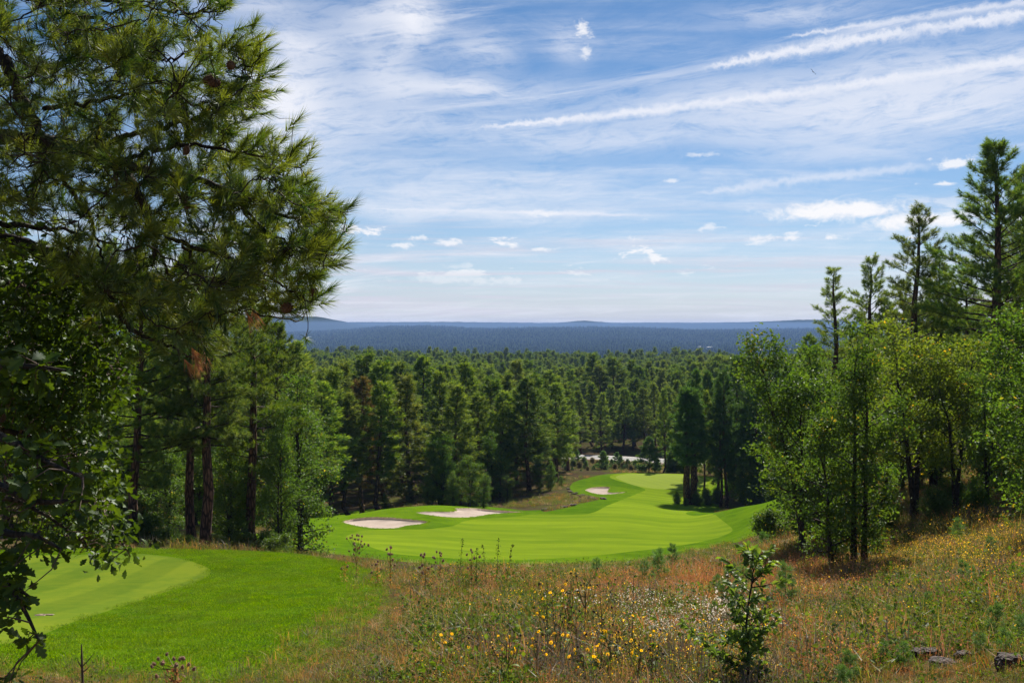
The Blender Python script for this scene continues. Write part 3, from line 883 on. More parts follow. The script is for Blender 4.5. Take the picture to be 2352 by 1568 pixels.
def pine(seed, H, Rm, cb, nbr, nneed, nl, nw, tr, sides=7, split=False, twk=1.0, needle='needle', bark='bark', top=1.0, power=0.75, lowdead=4, dens=1.0):
    """ponderosa: bole, limbs in loose whorls, side twigs that end in needle brushes.  returns trunk mesh, crown mesh, (limb mesh)"""
    rng = np.random.default_rng(seed)
    gt, gb, gc = Geo(), Geo(), Geo()
    zz = np.array([-0.4, 0, 0.02, 0.08, 0.2, 0.35, 0.5, 0.65, 0.8, 0.9, 0.97]) * H
    zz[0] = -0.5
    sway = np.cumsum(rng.normal(size=(len(zz), 2)) * 0.006 * H, 0); sway[:3] = 0
    TP = np.concatenate([sway, zz[:, None]], 1)
    t_ = np.clip(zz / H, 0, 1)
    rad = tr * (1 - t_) ** 0.75 * (1 + 0.5 * np.exp(-t_ * 60)) + 0.012
    gt.tube(TP, rad, sides)
    at = lambda h: np.array([np.interp(h, zz, TP[:, 0]), np.interp(h, zz, TP[:, 1]), h])
    TPos, TDir, TT = [], [], []
    gang = rng.uniform(0, 6)
    lop = rng.uniform(0, 6.28); lopk = rng.uniform(0, 0.22)
    for i in range(nbr):
        u = (i + rng.random()) / nbr
        fr = u ** 0.92
        h = H * (cb + (0.985 - cb) * fr)
        prof = min(1.0, (fr + 0.10) / 0.28) ** 0.7 * (1 - fr) ** power + 0.07 * top
        az = gang + i * 2.399 + rng.normal() * 0.35
        L = Rm * prof * (rng.uniform(0.55, 1.12) if rng.random() < .82 else rng.uniform(1.1, 1.35)) * (1 + lopk * math.cos(az - lop))
        el = R(-8) + R(62) * fr ** 1.3 + rng.normal() * R(9)
        d = np.array([math.cos(az) * math.cos(el), math.sin(az) * math.cos(el), math.sin(el)])
        p0 = at(h)
        side = np.array([-math.sin(az), math.cos(az), 0]) * rng.normal() * 0.06
        bp = curve_pts(p0, d, L, rng.uniform(0.02, 0.24), 6, side)
        r0 = max(0.012, 0.019 * L + 0.008)
        gb.tube(bp, np.linspace(r0, 0.006, 6), 4 if split else 3)
        nt = max(3, int((3.0 + L * 2.6) * twk))
        for k in range(nt):
            s = 0.30 + 0.70 * (k + rng.random()) / nt
            f = s * 5; j = min(int(f), 4); q = bp[j] * (1 - (f - j)) + bp[j + 1] * (f - j)
            a2 = az + (1 if k % 2 else -1) * rng.uniform(0.35, 1.15) * (1.25 - 0.8 * s)
            l2 = (0.20 + 0.36 * L * (1.15 - s)) * rng.uniform(0.6, 1.2)
            e2 = el * 0.5 + rng.uniform(-0.1, 0.65)
            d2 = np.array([math.cos(a2) * math.cos(e2), math.sin(a2) * math.cos(e2), math.sin(e2)])
            tp = curve_pts(q, d2, l2, 0.2, 4)
            if split or l2 > 0.5:
                gb.tube(tp, [0.011, 0.009, 0.007, 0.004], 3)
            m = max(1, int((1 + l2 * 2.6) * dens + rng.random() * 0.6))
            for e in range(m):
                ss = 1.0 - e * 0.62 / max(m, 1) - rng.random() * 0.06
                ff = ss * 3; jj = min(int(ff), 2)
                pp = tp[jj] * (1 - (ff - jj)) + tp[jj + 1] * (ff - jj)
                dd = d2 + rng.normal(size=3) * (0.22 if e == 0 else 0.5); dd[2] += 0.38
                TPos.append(pp + rng.normal(size=3) * 0.05 * (e > 0)); TDir.append(dd); TT.append(rng.random())
    for i in range(lowdead):       # bare dead stubs below the crown
        h = H * cb * rng.uniform(0.45, 0.98); az = rng.uniform(0, 6.28)
        d = np.array([math.cos(az), math.sin(az), rng.uniform(-.3, .25)])
        gb.tube(curve_pts(at(h), unit(d), rng.uniform(0.5, 1.9), -0.1, 4), [0.025, 0.018, 0.012, 0.004], 3)
    TPos.append(at(H * 0.985)); TDir.append(np.array([0, 0, 1.0])); TT.append(0.6)
    TPos, TDir, TT = np.array(TPos), unit(np.array(TDir)), np.array(TT) * 0.8 + rng.normal() * 0.08
    tufts(gc, TPos, TDir, rng, nneed, nl, nw, nl * 0.8, 1.05, TT)
    crown = gc.mesh('crown', M[needle])
    if split:
        return gt.mesh('trunk', M[bark], True), crown, gb.mesh('branches', M['bark_dark'])
    for V, F, T in zip(gb.V, gb.F, gb.T):
        pass
    off = gt.n
    gt.V += gb.V; gt.T += gb.T; gt.F += [f + off for f in gb.F]; gt.n += gb.n
    return gt.mesh('trunk', M[bark], True), crown, None


def oak(seed, H, rx, nlimb, nleaf, ls, trunks, leaf='oak', tr=0.13, low=0.15, rcl=0.23, lw=0.62, sub=5, top=0.35, flat=0.8):
    """broad leafed tree: stems, limbs, side branches that carry separate leaf clumps"""
    rng = np.random.default_rng(seed)
    gt, gc = Geo(), Geo()
    C = []
    for (bx, by, lx, ly, hk) in trunks:
        n = 10
        s = np.linspace(0, 1, n)
        w = np.cumsum(rng.normal(size=(n, 2)) * 0.012 * H, 0) * s[:, None]
        p = np.stack([bx + lx * s ** 1.2 + w[:, 0], by + ly * s ** 1.2 + w[:, 1], -0.3 + (H * hk + 0.3) * s], 1)
        gt.tube(p, tr * (1 - 0.88 * s) * (1 + 0.5 * np.exp(-s * 25)) * (0.75 + 0.25 * hk), 7)
        C.append((p[-1], 1.0))
        g0 = rng.uniform(0, 6.28)
        for k in range(nlimb):
            f = low + (0.97 - low) * (k + rng.random()) / nlimb
            i = f * (n - 1); j = min(int(i), n - 2)
            q = p[j] * (1 - (i - j)) + p[j + 1] * (i - j)
            az = g0 + k * 2.399 + rng.normal() * 0.4
            prof = (0.45 + 0.55 * min(1, (f - low) / 0.35)) if f < 0.6 else (1.0 - (1 - top) * ((f - 0.6) / 0.4) ** 1.3)
            L = rx * prof * rng.uniform(0.5, 1.15)
            el = 0.15 + 0.85 * f + rng.normal() * 0.18
            d = np.array([math.cos(az) * math.cos(el), math.sin(az) * math.cos(el), math.sin(el)])
            lp = curve_pts(q, d, L, rng.uniform(-0.12, 0.2), 7) + np.cumsum(rng.normal(size=(7, 3)) * 0.035 * L, 0) * np.linspace(0, 1, 7)[:, None]
            gt.tube(lp, np.linspace(tr * 0.36 * (1.1 - f) + 0.010, 0.006, 7), 4)
            C.append((lp[-1], 1.0))
            ns = max(2, int(sub * L / rx * rng.uniform(.8, 1.3) + 1))
            for b in range(ns):
                ss = rng.uniform(0.3, 1.0) * 6; jj = min(int(ss), 5)
                r = lp[jj] * (1 - (ss - jj)) + lp[jj + 1] * (ss - jj)
                d2 = unit(d * .5 + rng.normal(size=3) * .7 + np.array([0, 0, .22]))
                l2 = rx * rng.uniform(.12, .34)
                bp = curve_pts(r, d2, l2, .05, 4)
                gt.tube(bp, [.012, .009, .006, .003], 3)
                C.append((bp[-1], rng.uniform(.6, 1.0)))
                if l2 > rx * .22: C.append((bp[2], rng.uniform(.4, .8)))
    LP, LN, TT = [], [], []
    for c, k_ in C:
        if c[2] < 0.03 * H: continue
        k = int(nleaf * k_ * rng.uniform(0.5, 1.45))
        rr = rcl * rng.uniform(0.7, 1.3) * (.6 + .4 * k_)
        LP.append(c + rng.normal(size=(k, 3)) * np.array([1, 1, flat]) * rr)
        ax = unit(rng.normal(size=3) * .5 + np.array([0, 0, .9]))
        LN.append(unit(rng.normal(size=(k, 3)) * 0.6 + ax * .8))
        TT.append(np.clip(rng.random() * 0.6 + rng.random(k) * 0.38, 0, 1))
    LP, LN, TT = np.concatenate(LP), np.concatenate(LN), np.concatenate(TT)
    tn = rng.normal(size=LP.shape); tn[:, 2] -= .3; tn -= (tn * LN).sum(1, keepdims=True) * LN
    tn = unit(tn)
    sz = ls * rng.uniform(0.6, 1.3, len(LP))
    V, F = kites(LP, LN, tn, sz, sz * lw)
    gc.add(V, F, np.repeat(TT, 4))
    return gt.mesh('trunk', M['bark_oak'], True), gc.mesh('crown', M[leaf]), None


def place(name, label, cat, proto, x, y, scale=1.0, rot=None, group=None, dz=-0.05, wide=1.0, mats=None):
    """a thing with copies of the prototype's parts"""
    rot = random.uniform(0, 6.28) if rot is None else rot
    sc = (scale * wide, scale * wide, scale)
    o = thing(name, label, cat, (x, y, gz1(x, y) + dz), rot, sc, group)
    part('trunk', proto[0], o)
    if len(proto) > 2 and proto[2] is not None:
        tag(part('branches', proto[2], o), kind='stuff')
    c = part('crown', proto[1], o)
    if mats:
        c.material_slots[0].link = 'OBJECT'
        c.material_slots[0].material = mats
    return o


def at_px(dx, dy_top, Y):
    """x and the height of a tree that tops out there when it stands Y metres away"""
    p = P3(dx, dy_top, Y)
    return p[0], p[2] - gz1(p[0], Y)


def gn_scatter(name, pts, rot, scl, idx, protos, label, mat_slots=None):
    """one mass of geometry: points that carry small meshes"""
    pc = bpy.data.collections.new(name + '_kit')
    for i, me in enumerate(protos):
        ob = bpy.data.objects.new('%s_kit_%02d' % (name, i), me)
        pc.objects.link(ob)
    me = bpy.data.meshes.new(name)
    pts = np.asarray(pts, np.float32)
    me.vertices.add(len(pts)); me.vertices.foreach_set('co', pts.ravel())
    for nm, ty, arr in (('rot', 'FLOAT_VECTOR', rot), ('scl', 'FLOAT', scl), ('idx', 'INT', idx)):
        a = me.attributes.new(nm, ty, 'POINT')
        a.data.foreach_set('vector' if ty == 'FLOAT_VECTOR' else 'value', np.ascontiguousarray(np.asarray(arr, np.int32 if ty == 'INT' else np.float32)).ravel())
    me.update()
    ng = bpy.data.node_groups.new(name + '_nodes', 'GeometryNodeTree')
    ng.interface.new_socket('Geometry', in_out='INPUT', socket_type='NodeSocketGeometry')
    ng.interface.new_socket('Geometry', in_out='OUTPUT', socket_type='NodeSocketGeometry')
    N, L = ng.nodes, ng.links
    gi, go = N.new('NodeGroupInput'), N.new('NodeGroupOutput')
    iop = N.new('GeometryNodeInstanceOnPoints')
    ci = N.new('GeometryNodeCollectionInfo')
    ci.inputs['Collection'].default_value = pc
    ci.inputs['Separate Children'].default_value = True
    ci.inputs['Reset Children'].default_value = True
    iop.inputs['Pick Instance'].default_value = True
    def attr(nm, ty):
        a = N.new('GeometryNodeInputNamedAttribute'); a.data_type = ty
        a.inputs['Name'].default_value = nm
        return a.outputs['Attribute']
    L.new(gi.outputs[0], iop.inputs['Points'])
    L.new(ci.outputs[0], iop.inputs['Instance'])
    L.new(attr('idx', 'INT'), iop.inputs['Instance Index'])
    e2r = N.new('FunctionNodeEulerToRotation')
    L.new(attr('rot', 'FLOAT_VECTOR'), e2r.inputs[0])
    L.new(e2r.outputs[0], iop.inputs['Rotation'])
    L.new(attr('scl', 'FLOAT'), iop.inputs['Scale'])
    L.new(iop.outputs[0], go.inputs[0])
    o = bpy.data.objects.new(name, me)
    link(o)
    md = o.modifiers.new('scatter', 'NODES')
    md.node_group = ng
    tag(o, label, kind='stuff')
    return o


def joined(meshes, name):
    """one mesh out of trunk + crown (for masses of far trees)"""
    Vs, Fs, Ts, mi, mats, n = [], [], [], [], [], 0
    for k, me in enumerate(meshes):
        v = np.empty(len(me.vertices) * 3, np.float32); me.vertices.foreach_get('co', v)
        f = np.empty(len(me.loops), np.int32); me.loops.foreach_get('vertex_index', f)
        t_ = np.empty(len(me.vertices), np.float32); me.attributes['tint'].data.foreach_get('value', t_)
        Vs.append(v.reshape(-1, 3)); Fs.append(f.reshape(-1, 3) + n); Ts.append(t_); n += len(v) // 3
        mi.append(np.full(len(f) // 3, k)); mats.append(me.materials[0])
    return mesh_np(name, np.concatenate(Vs), np.concatenate(Fs), mats, False, np.concatenate(mi), np.concatenate(Ts))
# ------------------------------------------------------------------ trees
M['needle_gold'] = leaf_mat('yellow_green_needles', (0.045, 0.080, 0.017), (0.145, 0.165, 0.03), 0.44, 0.02, 0.5, (1.3, 1.15, 0.45), 0.05)
# pines of the middle distance, 18 m
MIDP = [pine(100 + i, 18.0, rm, cb, nb, 10, 0.52, 0.085, 0.25, 7, False, 1.25, 'needle', 'bark', 1.0, pw, 3, 1.2)
        for i, (rm, cb, nb, pw) in enumerate([(3.0, .16, 84, .82), (2.7, .22, 76, .75), (3.5, .08, 96, 1.0), (2.4, .28, 64, .66), (3.0, .18, 84, .88), (3.0, .12, 88, 1.05), (3.1, .32, 62, .62), (3.5, .40, 60, .42), (3.5, .06, 92, 1.1), (2.2, .22, 70, .8)])]
THICK = [pine(150 + i, 18.0, 2.35, .34, 62, 10, 0.52, 0.085, 0.50, 9, False, 1.4, 'needle', 'bark', 1.0, .5, 2, 1.4) for i in range(2)]
# nearer pines, 20 m
NEARP = [pine(200 + i, 20.0, rm, cb, nb, 24, 0.29, 0.026, 0.36, 10, True, 1.5, 'needle', 'bark', 1.0, pw, 7, dn)
         for i, (rm, cb, nb, pw, dn) in enumerate([(4.2, .20, 96, .72, 1.5), (3.2, .30, 66, .62, 1.3), (3.6, .34, 78, .60, 1.4), (2.8, .24, 64, .75, 1.2)])]
SMALLP = [pine(300 + i, 10.0, 2.7, .08, 56, 12, 0.55, 0.085, 0.13, 5, False, 1.3, 'needle_young', 'bark_dark', 1.0, .8, 0, 1.3) for i in range(3)]
OAKS = [oak(400, 9.0, 2.5, 22, 46, 0.155, [(0, 0, .6, .2, .95), (.35, .1, -.9, -.3, .82)], 'oak', .15, .16, top=.3),
        oak(401, 9.0, 1.9, 24, 44, 0.150, [(0, 0, -.2, .1, .98), (.55, .15, .3, 0, .93), (-.9, .2, -.4, .2, .55)], 'oak', .14, .08, top=.3),
        oak(402, 9.0, 2.7, 22, 46, 0.150, [(0, 0, -.3, .2, .92), (.25, .2, 1.0, .3, .84)], 'oak_sunlit', .16, .28, top=.4),
        oak(403, 9.0, 2.5, 26, 44, 0.155, [(0, 0, 1.5, .2, .95), (.1, .1, .3, .4, .75)], 'oak', .13, .20, top=.25),
        oak(404, 9.0, 2.8, 26, 52, 0.155, [(0, 0, .3, .1, .95), (-.4, .2, -1.0, .2, .88), (.4, -.2, 1.1, -.2, .7)], 'oak', .17, .08, top=.35),
        oak(405, 9.0, 2.1, 26, 44, 0.150, [(0, 0, .2, .1, .98), (.3, .2, -.4, .1, .8)], 'oak', .13, .06, top=.2)]
SHRUBS = [oak(420 + i, 2.0, .85, 9, 42, 0.12, [(0, 0, .2, .1, .8), (.15, .1, -.4, .2, .9), (-.1, -.1, .3, -.4, .7), (.1, -.1, .5, .1, .6)], 'oak', .03, .05, .17, sub=4) for i in range(3)]
FSHRUB = [oak(430 + i, 6.0, 1.8, 15, 40, 0.24, [(0, 0, .3, .1, .95), (.3, .1, -.6, .2, .8), (-.2, .2, .9, .2, .6)], 'oak', .10, .06, .36, sub=4) for i in range(3)]

PINES = []          # (x, y) of every pine placed as a thing


def pine_at(dx, dtop, Y, proto, label, group=None, wide=1.0, name='pine_tree', H0=18.0, rot=None, mats=None, xb=None):
    x, h = at_px(dx if xb is None else xb, dtop, Y)
    PINES.append((x, Y))
    return place(name, label, 'tree', proto, x, Y, h / H0, rot, group, -0.1, wide * (H0 / h) ** 0.25, mats)


# the right-hand knoll
pine_at(2278, 322, 60, NEARP[0], 'tallest pine on the right knoll, dense dark crown rising above the oaks', None, 1.15, H0=20)
pine_at(2105, 477, 66, NEARP[1], 'open-crowned pine with its bare upper trunk showing against the sky', None, 1.1, H0=20)
pine_at(1905, 612, 80, NEARP[3], 'slim pointed pine standing apart above the oak tops', None, 1.1, H0=20)
pine_at(2003, 592, 84, NEARP[1], 'narrow pine between the slim pointed pine and the open-crowned pine', None, 1.05, H0=20, rot=2.0)
for dx, dt, Y, pi in [(2160, 600, 92, 2), (2352, 395, 72, 2), (2225, 640, 88, 2), (2085, 640, 98, 3), (1985, 700, 100, 3), (2310, 560, 84, 1), (2420, 440, 66, 0), (1860, 770, 118, 2), (2040, 690, 120, 2), (2250, 700, 130, 0), (2150, 740, 140, 2), (2380, 680, 125, 1)]:
    pine_at(dx, dt, Y, NEARP[pi], 'pine in the dark cluster behind the oaks on the right knoll', 'pines behind the oaks on the right knoll', 1.05, H0=20)

# beside the putting green
gl = 'pine in the shady grove between the putting green and the grassy bank'
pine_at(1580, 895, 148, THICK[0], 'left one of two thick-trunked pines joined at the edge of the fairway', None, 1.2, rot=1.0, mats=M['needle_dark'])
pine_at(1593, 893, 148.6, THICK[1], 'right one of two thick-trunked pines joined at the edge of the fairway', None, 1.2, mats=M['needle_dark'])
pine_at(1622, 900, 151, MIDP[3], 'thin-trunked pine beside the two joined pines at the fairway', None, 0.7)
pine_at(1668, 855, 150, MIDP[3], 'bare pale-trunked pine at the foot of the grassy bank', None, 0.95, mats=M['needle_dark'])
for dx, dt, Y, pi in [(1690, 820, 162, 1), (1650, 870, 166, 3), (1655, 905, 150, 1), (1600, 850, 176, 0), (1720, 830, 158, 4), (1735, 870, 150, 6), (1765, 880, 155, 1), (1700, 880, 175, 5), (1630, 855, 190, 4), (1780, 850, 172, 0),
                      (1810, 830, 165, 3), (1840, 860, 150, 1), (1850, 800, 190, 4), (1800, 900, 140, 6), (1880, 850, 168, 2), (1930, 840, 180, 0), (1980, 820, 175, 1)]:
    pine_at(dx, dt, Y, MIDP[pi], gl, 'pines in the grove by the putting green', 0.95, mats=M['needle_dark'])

# stand beyond the pair of bunkers, left of the green
sl = 'pine in the stand of pines behind the pair of sand bunkers'
pine_at(758, 848, 124, MIDP[4], 'front pine of a close pair with slim dark trunks left of the bunkers', None, 1.2)
pine_at(800, 905, 125, MIDP[3], 'shorter front pine of the close pair left of the bunkers', None, 1.3)
pine_at(832, 868, 131, MIDP[1], 'pine with rusty brown needles in the stand behind the bunkers', None, 1.2, mats=M['needle_rust'])
pine_at(948, 864, 134, MIDP[8], 'broad yellowish green cone-shaped pine directly behind the notched bunker', None, 1.45, mats=M['needle_gold'])
pine_at(1055, 885, 138, MIDP[5], 'dense dark cone-shaped pine behind the right end of the notched bunker', None, 1.5)
pine_at(1215, 868, 152, MIDP[0], 'large dark pine at the edge of the dry grass bank', None, 1.5)
for dx, dt, Y, pi in [(885, 832, 146, 0), (1010, 855, 152, 5), (1075, 835, 170, 4), (1120, 870, 156, 6), (1152, 900, 150, 3), (1188, 890, 160, 1), (1245, 905, 158, 3), (1278, 880, 178, 4), (1305, 895, 200, 1),
                      (700, 820, 132, 1), (725, 850, 142, 4), (790, 835, 160, 5), (850, 815, 172, 6), (920, 835, 165, 3), (975, 820, 180, 0), (680, 790, 120, 2), (740, 880, 115, 3), (655, 830, 108, 6), (870, 880, 128, 3),
                      (1098, 905, 146, 1), (1030, 840, 192, 2), (1170, 860, 190, 6), (1235, 870, 196, 0)]:
    pine_at(dx, dt, Y, MIDP[pi], sl, 'pines behind the pair of sand bunkers', 1.4)

# row along the far side of the road
rl = 'pine in the front row along the far side of the pale road'
for dx, dt, Y, pi in [(1335, 898, 258, 4), (1385, 902, 257, 5), (1430, 892, 262, 0), (1478, 890, 264, 1), (1528, 888, 262, 3), (1360, 880, 275, 3), (1405, 885, 280, 1), (1455, 872, 284, 6), (1505, 880, 280, 4), (1555, 875, 276, 2), (1590, 880, 270, 5), (1310, 885, 270, 1), (1290, 880, 262, 3),
                      (1640, 885, 268, 0), (1690, 878, 274, 1), (1740, 880, 270, 4)]:
    pine_at(dx, dt, Y, MIDP[pi], rl, 'pines along the far side of the road', 1.25)

# tall pine and small tree behind the green
pine_at(1524, 893, 199, MIDP[3], 'tall straight pine with a bare bole right behind the putting green', None, .75)
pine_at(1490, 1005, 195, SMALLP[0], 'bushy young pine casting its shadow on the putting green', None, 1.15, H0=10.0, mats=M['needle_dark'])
yl = 'young pine in the scrub between the putting green and the road'
for dx, dt, Y in [(1385, 1040, 205), (1345, 1062, 208), (1405, 1058, 213), (1425, 1050, 216), (1440, 1058, 210), (1365, 1072, 203), (1460, 1062, 212), (1300, 1060, 206), (1315, 1075, 203), (1335, 1080, 199), (1395, 1075, 206), (1470, 1070, 203), (1510, 1060, 210), (1545, 1062, 208), (1600, 1065, 205), (1322, 1035, 226), (1416, 1042, 228)]:
    pine_at(dx, dt - 5, Y, SMALLP[random.randrange(3)], yl, 'young pines between green and road', 1.0, H0=10.0)

# pines behind the tee
pine_at(472, 560, 56, NEARP[2], 'thick-trunked pine behind the tee with limbs spreading to the right', None, 1.0, H0=20, rot=.6)
pine_at(441, 600, 57.5, NEARP[2], 'pine close beside the thick-trunked pine behind the tee', None, .9, H0=20, rot=2.9)
pine_at(300, 590, 55, NEARP[0], 'dark rough-barked pine behind the tee beside the oak leaves', None, .9, H0=20, rot=1.2)
pine_at(580, 620, 62, NEARP[1], 'straight reddish pine trunk at the right end of the tee lawn', None, 1.0, H0=20, rot=4.4)
pine_at(240, 560, 58, NEARP[2], 'pine with a dark trunk mostly hidden behind the oak leaves', None, .9, H0=20, rot=5.2)
for dx, dt, Y, pi in [(640, 742, 78, 0), (600, 700, 90, 2), (520, 690, 84, 3), (400, 660, 80, 0), (350, 640, 92, 2), (160, 600, 70, 0), (90, 620, 84, 2), (20, 600, 64, 1), (560, 740, 104, 0), (470, 720, 112, 2), (660, 800, 96, 3), (200, 680, 100, 0), (620, 790, 118, 2), (-80, 600, 75, 2), (300, 700, 118, 3), (700, 845, 112, 1)]:
    pine_at(dx, dt, Y, NEARP[pi], 'pine deep in the shady wood behind the tee', 'pines in the wood behind the tee', 1.0, H0=20)

M['scrub'] = leaf_mat('dusty_scrub_leaves', (0.07, 0.075, 0.03), (0.16, 0.13, 0.06), 0.35, 0.01, 0.5, (1.1, 1.1, .7), 0.2)
# ---- broad leafed trees
def oak_at(dx, dtop, Y, proto, label, group=None, wide=1.0, rot=None, cat='tree', name='oak_tree', H0=9.0, mats=None):
    x, h = at_px(dx, dtop, Y)
    return place(name, label, cat, proto, x, Y, h / H0, rot, group, -0.05, wide, mats)

oak_at(1848, 775, 46, OAKS[3], 'leaning oak with olive leaves reaching out over the grassy bank', None, 1.05, 2.9)
oak_at(1885, 800, 50, OAKS[5], 'olive oak with one bare stem just behind the leaning oak', None, 1.0, 1.0)
oak_at(1962, 775, 36.5, OAKS[1], 'twin-stemmed oak in the meadow, leafy down to the ground', None, .95, 0.2)
oak_at(2100, 745, 50, OAKS[2], 'oak coloured a sunlit gold-green with a thick dark trunk at the top of the meadow', None, 1.05, 0.5)
oak_at(2195, 790, 49, OAKS[2], 'oak coloured a sunlit gold-green with a trunk that leans right', None, .95, 3.6)
oak_at(2385, 690, 33, OAKS[0], 'big dark leafy oak hanging over the upper edge of the meadow', None, 1.0, 1.4)
oak_at(2270, 850, 46, OAKS[0], 'green oak filling in behind the big dark oak', None, .9, 3.0)
oak_at(2030, 800, 58, OAKS[2], 'oak coloured a sunlit gold-green behind the twin-stemmed oak', None, 1.0, 2.2)
oak_at(2420, 760, 44, OAKS[1], 'oak at the end of the row on the upper meadow', None, 1.1, 2.2)
for dx, dt, Y, pi in [(1930, 850, 64, 0), (2150, 820, 62, 4), (2260, 800, 62, 0), (1850, 900, 66, 3), (2370, 830, 58, 3), (2075, 850, 66, 5), (2310, 820, 52, 5)]:
    oak_at(dx, dt, Y, OAKS[pi], 'oak in the back row above the meadow under the pines', 'oaks in the back row above the meadow', 1.0)

oak_at(690, 870, 66, OAKS[5], 'tall pale green leafy tree at the right end of the wood behind the tee', None, 1.0, 1.0)
oak_at(640, 940, 60, OAKS[5], 'slender leafy tree with thin stems behind the right end of the tee lawn', None, .7, .3)
oak_at(530, 1000, 62, OAKS[1], 'leafy tree between the thick-trunked pine and the reddish trunk', None, 1.0, 2.0)
oak_at(385, 1000, 62, OAKS[0], 'leafy tree between the dark pine and the thick-trunked pine', None, 1.05, 1.0)
for dx, dt, Y, pi in [(330, 980, 70, 4), (440, 980, 74, 4), (560, 960, 78, 4), (250, 960, 68, 1), (150, 950, 66, 4), (60, 940, 70, 0), (480, 940, 92, 4), (610, 930, 96, 4), (350, 930, 96, 0), (700, 960, 98, 0), (-60, 950, 66, 4)]:
    oak_at(dx, dt, Y, OAKS[pi], 'leafy tree in the understorey of the wood behind the tee', 'leafy trees in the wood behind the tee', 1.0)
sb = 'green shrub at the foot of the trees behind the tee'
for dx, dt, Y in [(345, 1180, 55), (390, 1215, 52), (300, 1200, 54), (430, 1225, 54), (500, 1225, 56), (555, 1222, 57), (620, 1215, 58), (655, 1200, 66), (260, 1205, 52), (200, 1200, 54), (640, 1228, 55), (150, 1205, 53)]:
    oak_at(dx, dt, Y, SHRUBS[random.randrange(3)], sb, 'shrubs behind the tee', 1.2, None, 'shrub', 'shrub', 2.0)
# leafy trees and shrubs behind the bunkers
oak_at(1012, 1000, 131, OAKS[4], 'broad leafy tree catching light beside the cone-shaped pine', None, .9)
oak_at(1080, 1045, 130, OAKS[0], 'rounded dark leafy tree at the right end of the notched bunker', None, 1.1)
for dx, dt, Y in [(1130, 1000, 142), (1165, 1090, 138), (985, 1090, 128), (1040, 1085, 127), (1110, 1085, 132), (1265, 1060, 152), (1240, 1075, 150), (940, 1110, 130), (1290, 1090, 158), (885, 1130, 128), (720, 1120, 118), (690, 1100, 112)]:
    oak_at(dx, dt, Y, OAKS[(1, 5, 0)[random.randrange(3)]], 'leafy shrub at the foot of the pines behind the bunkers', 'shrubs behind the bunkers', 1.15, None, 'shrub', 'shrub', 9.0)
for dx, dt, Y in [(1555, 1128, 146), (1602, 1128, 147), (1625, 1120, 150), (1645, 1118, 153), (1575, 1142, 144.5)]:
    oak_at(dx, dt, Y, FSHRUB[random.randrange(3)], 'low shrub at the foot of the two joined pines', 'shrubs at the foot of the joined pines', 1.2, None, 'shrub', 'shrub', 6.0)
for dx, dt, Y in [(1700, 1080, 158), (1730, 1070, 150), (1760, 1060, 146), (1790, 1060, 140), (1550, 1010, 200), (1570, 1030, 196), (1535, 1040, 202), (1830, 1050, 135), (1690, 1060, 170)]:
    oak_at(dx, dt, Y, FSHRUB[random.randrange(3)], 'leafy shrub in the grove beside the putting green', 'shrubs in the grove by the putting green', 1.1, None, 'shrub', 'shrub', 6.0)
for dx, dt, Y, lb in [(1772, 1168, 66, 'dark pointed shrub at the lower edge of the grassy bank'), (1850, 1140, 58, 'dark leafy shrub under the leaning oak')]:
    oak_at(dx, dt, Y, SHRUBS[1], lb, None, 1.1, None, 'shrub', 'shrub', 2.0)
for dx, dt, Y in [(2150, 1120, 47), (2185, 1100, 50), (2240, 1110, 46), (2030, 1140, 48), (1900, 1200, 48), (2060, 1160, 52), (1930, 1250, 40), (2010, 1240, 41), (1885, 1290, 39)]:
    oak_at(dx, dt, Y, SHRUBS[random.randrange(3)], 'leafy shrub under the oaks at the top of the meadow', 'shrubs under the oaks', 1.0, None, 'shrub', 'shrub', 2.0)
for dx, dt, Y in [(1300, 1078, 204), (1318, 1066, 214), (1332, 1070, 210), (1350, 1082, 202), (1372, 1068, 216), (1390, 1082, 203), (1412, 1076, 208), (1432, 1072, 212), (1450, 1078, 206), (1340, 1060, 224), (1362, 1062, 226), (1386, 1058, 228), (1480, 1074, 208), (1284, 1062, 218), (1270, 1075, 205), (1310, 1092, 192), (1336, 1094, 193), (1630, 1070, 210), (1650, 1066, 214)]:
    oak_at(dx, dt - 13, Y, FSHRUB[random.randrange(3)], 'low scrub bush on the dry bank between the putting green and the road', 'scrub bushes below the road', 1.5, None, 'shrub', 'shrub', 6.0, M['scrub'] if random.random() < .6 else None)
oak_at(2350, 1340, 19.5, SHRUBS[2], 'dark shrub in deep shade at the meadow edge near the rocks', None, 1.2, None, 'shrub', 'shrub', 2.0)

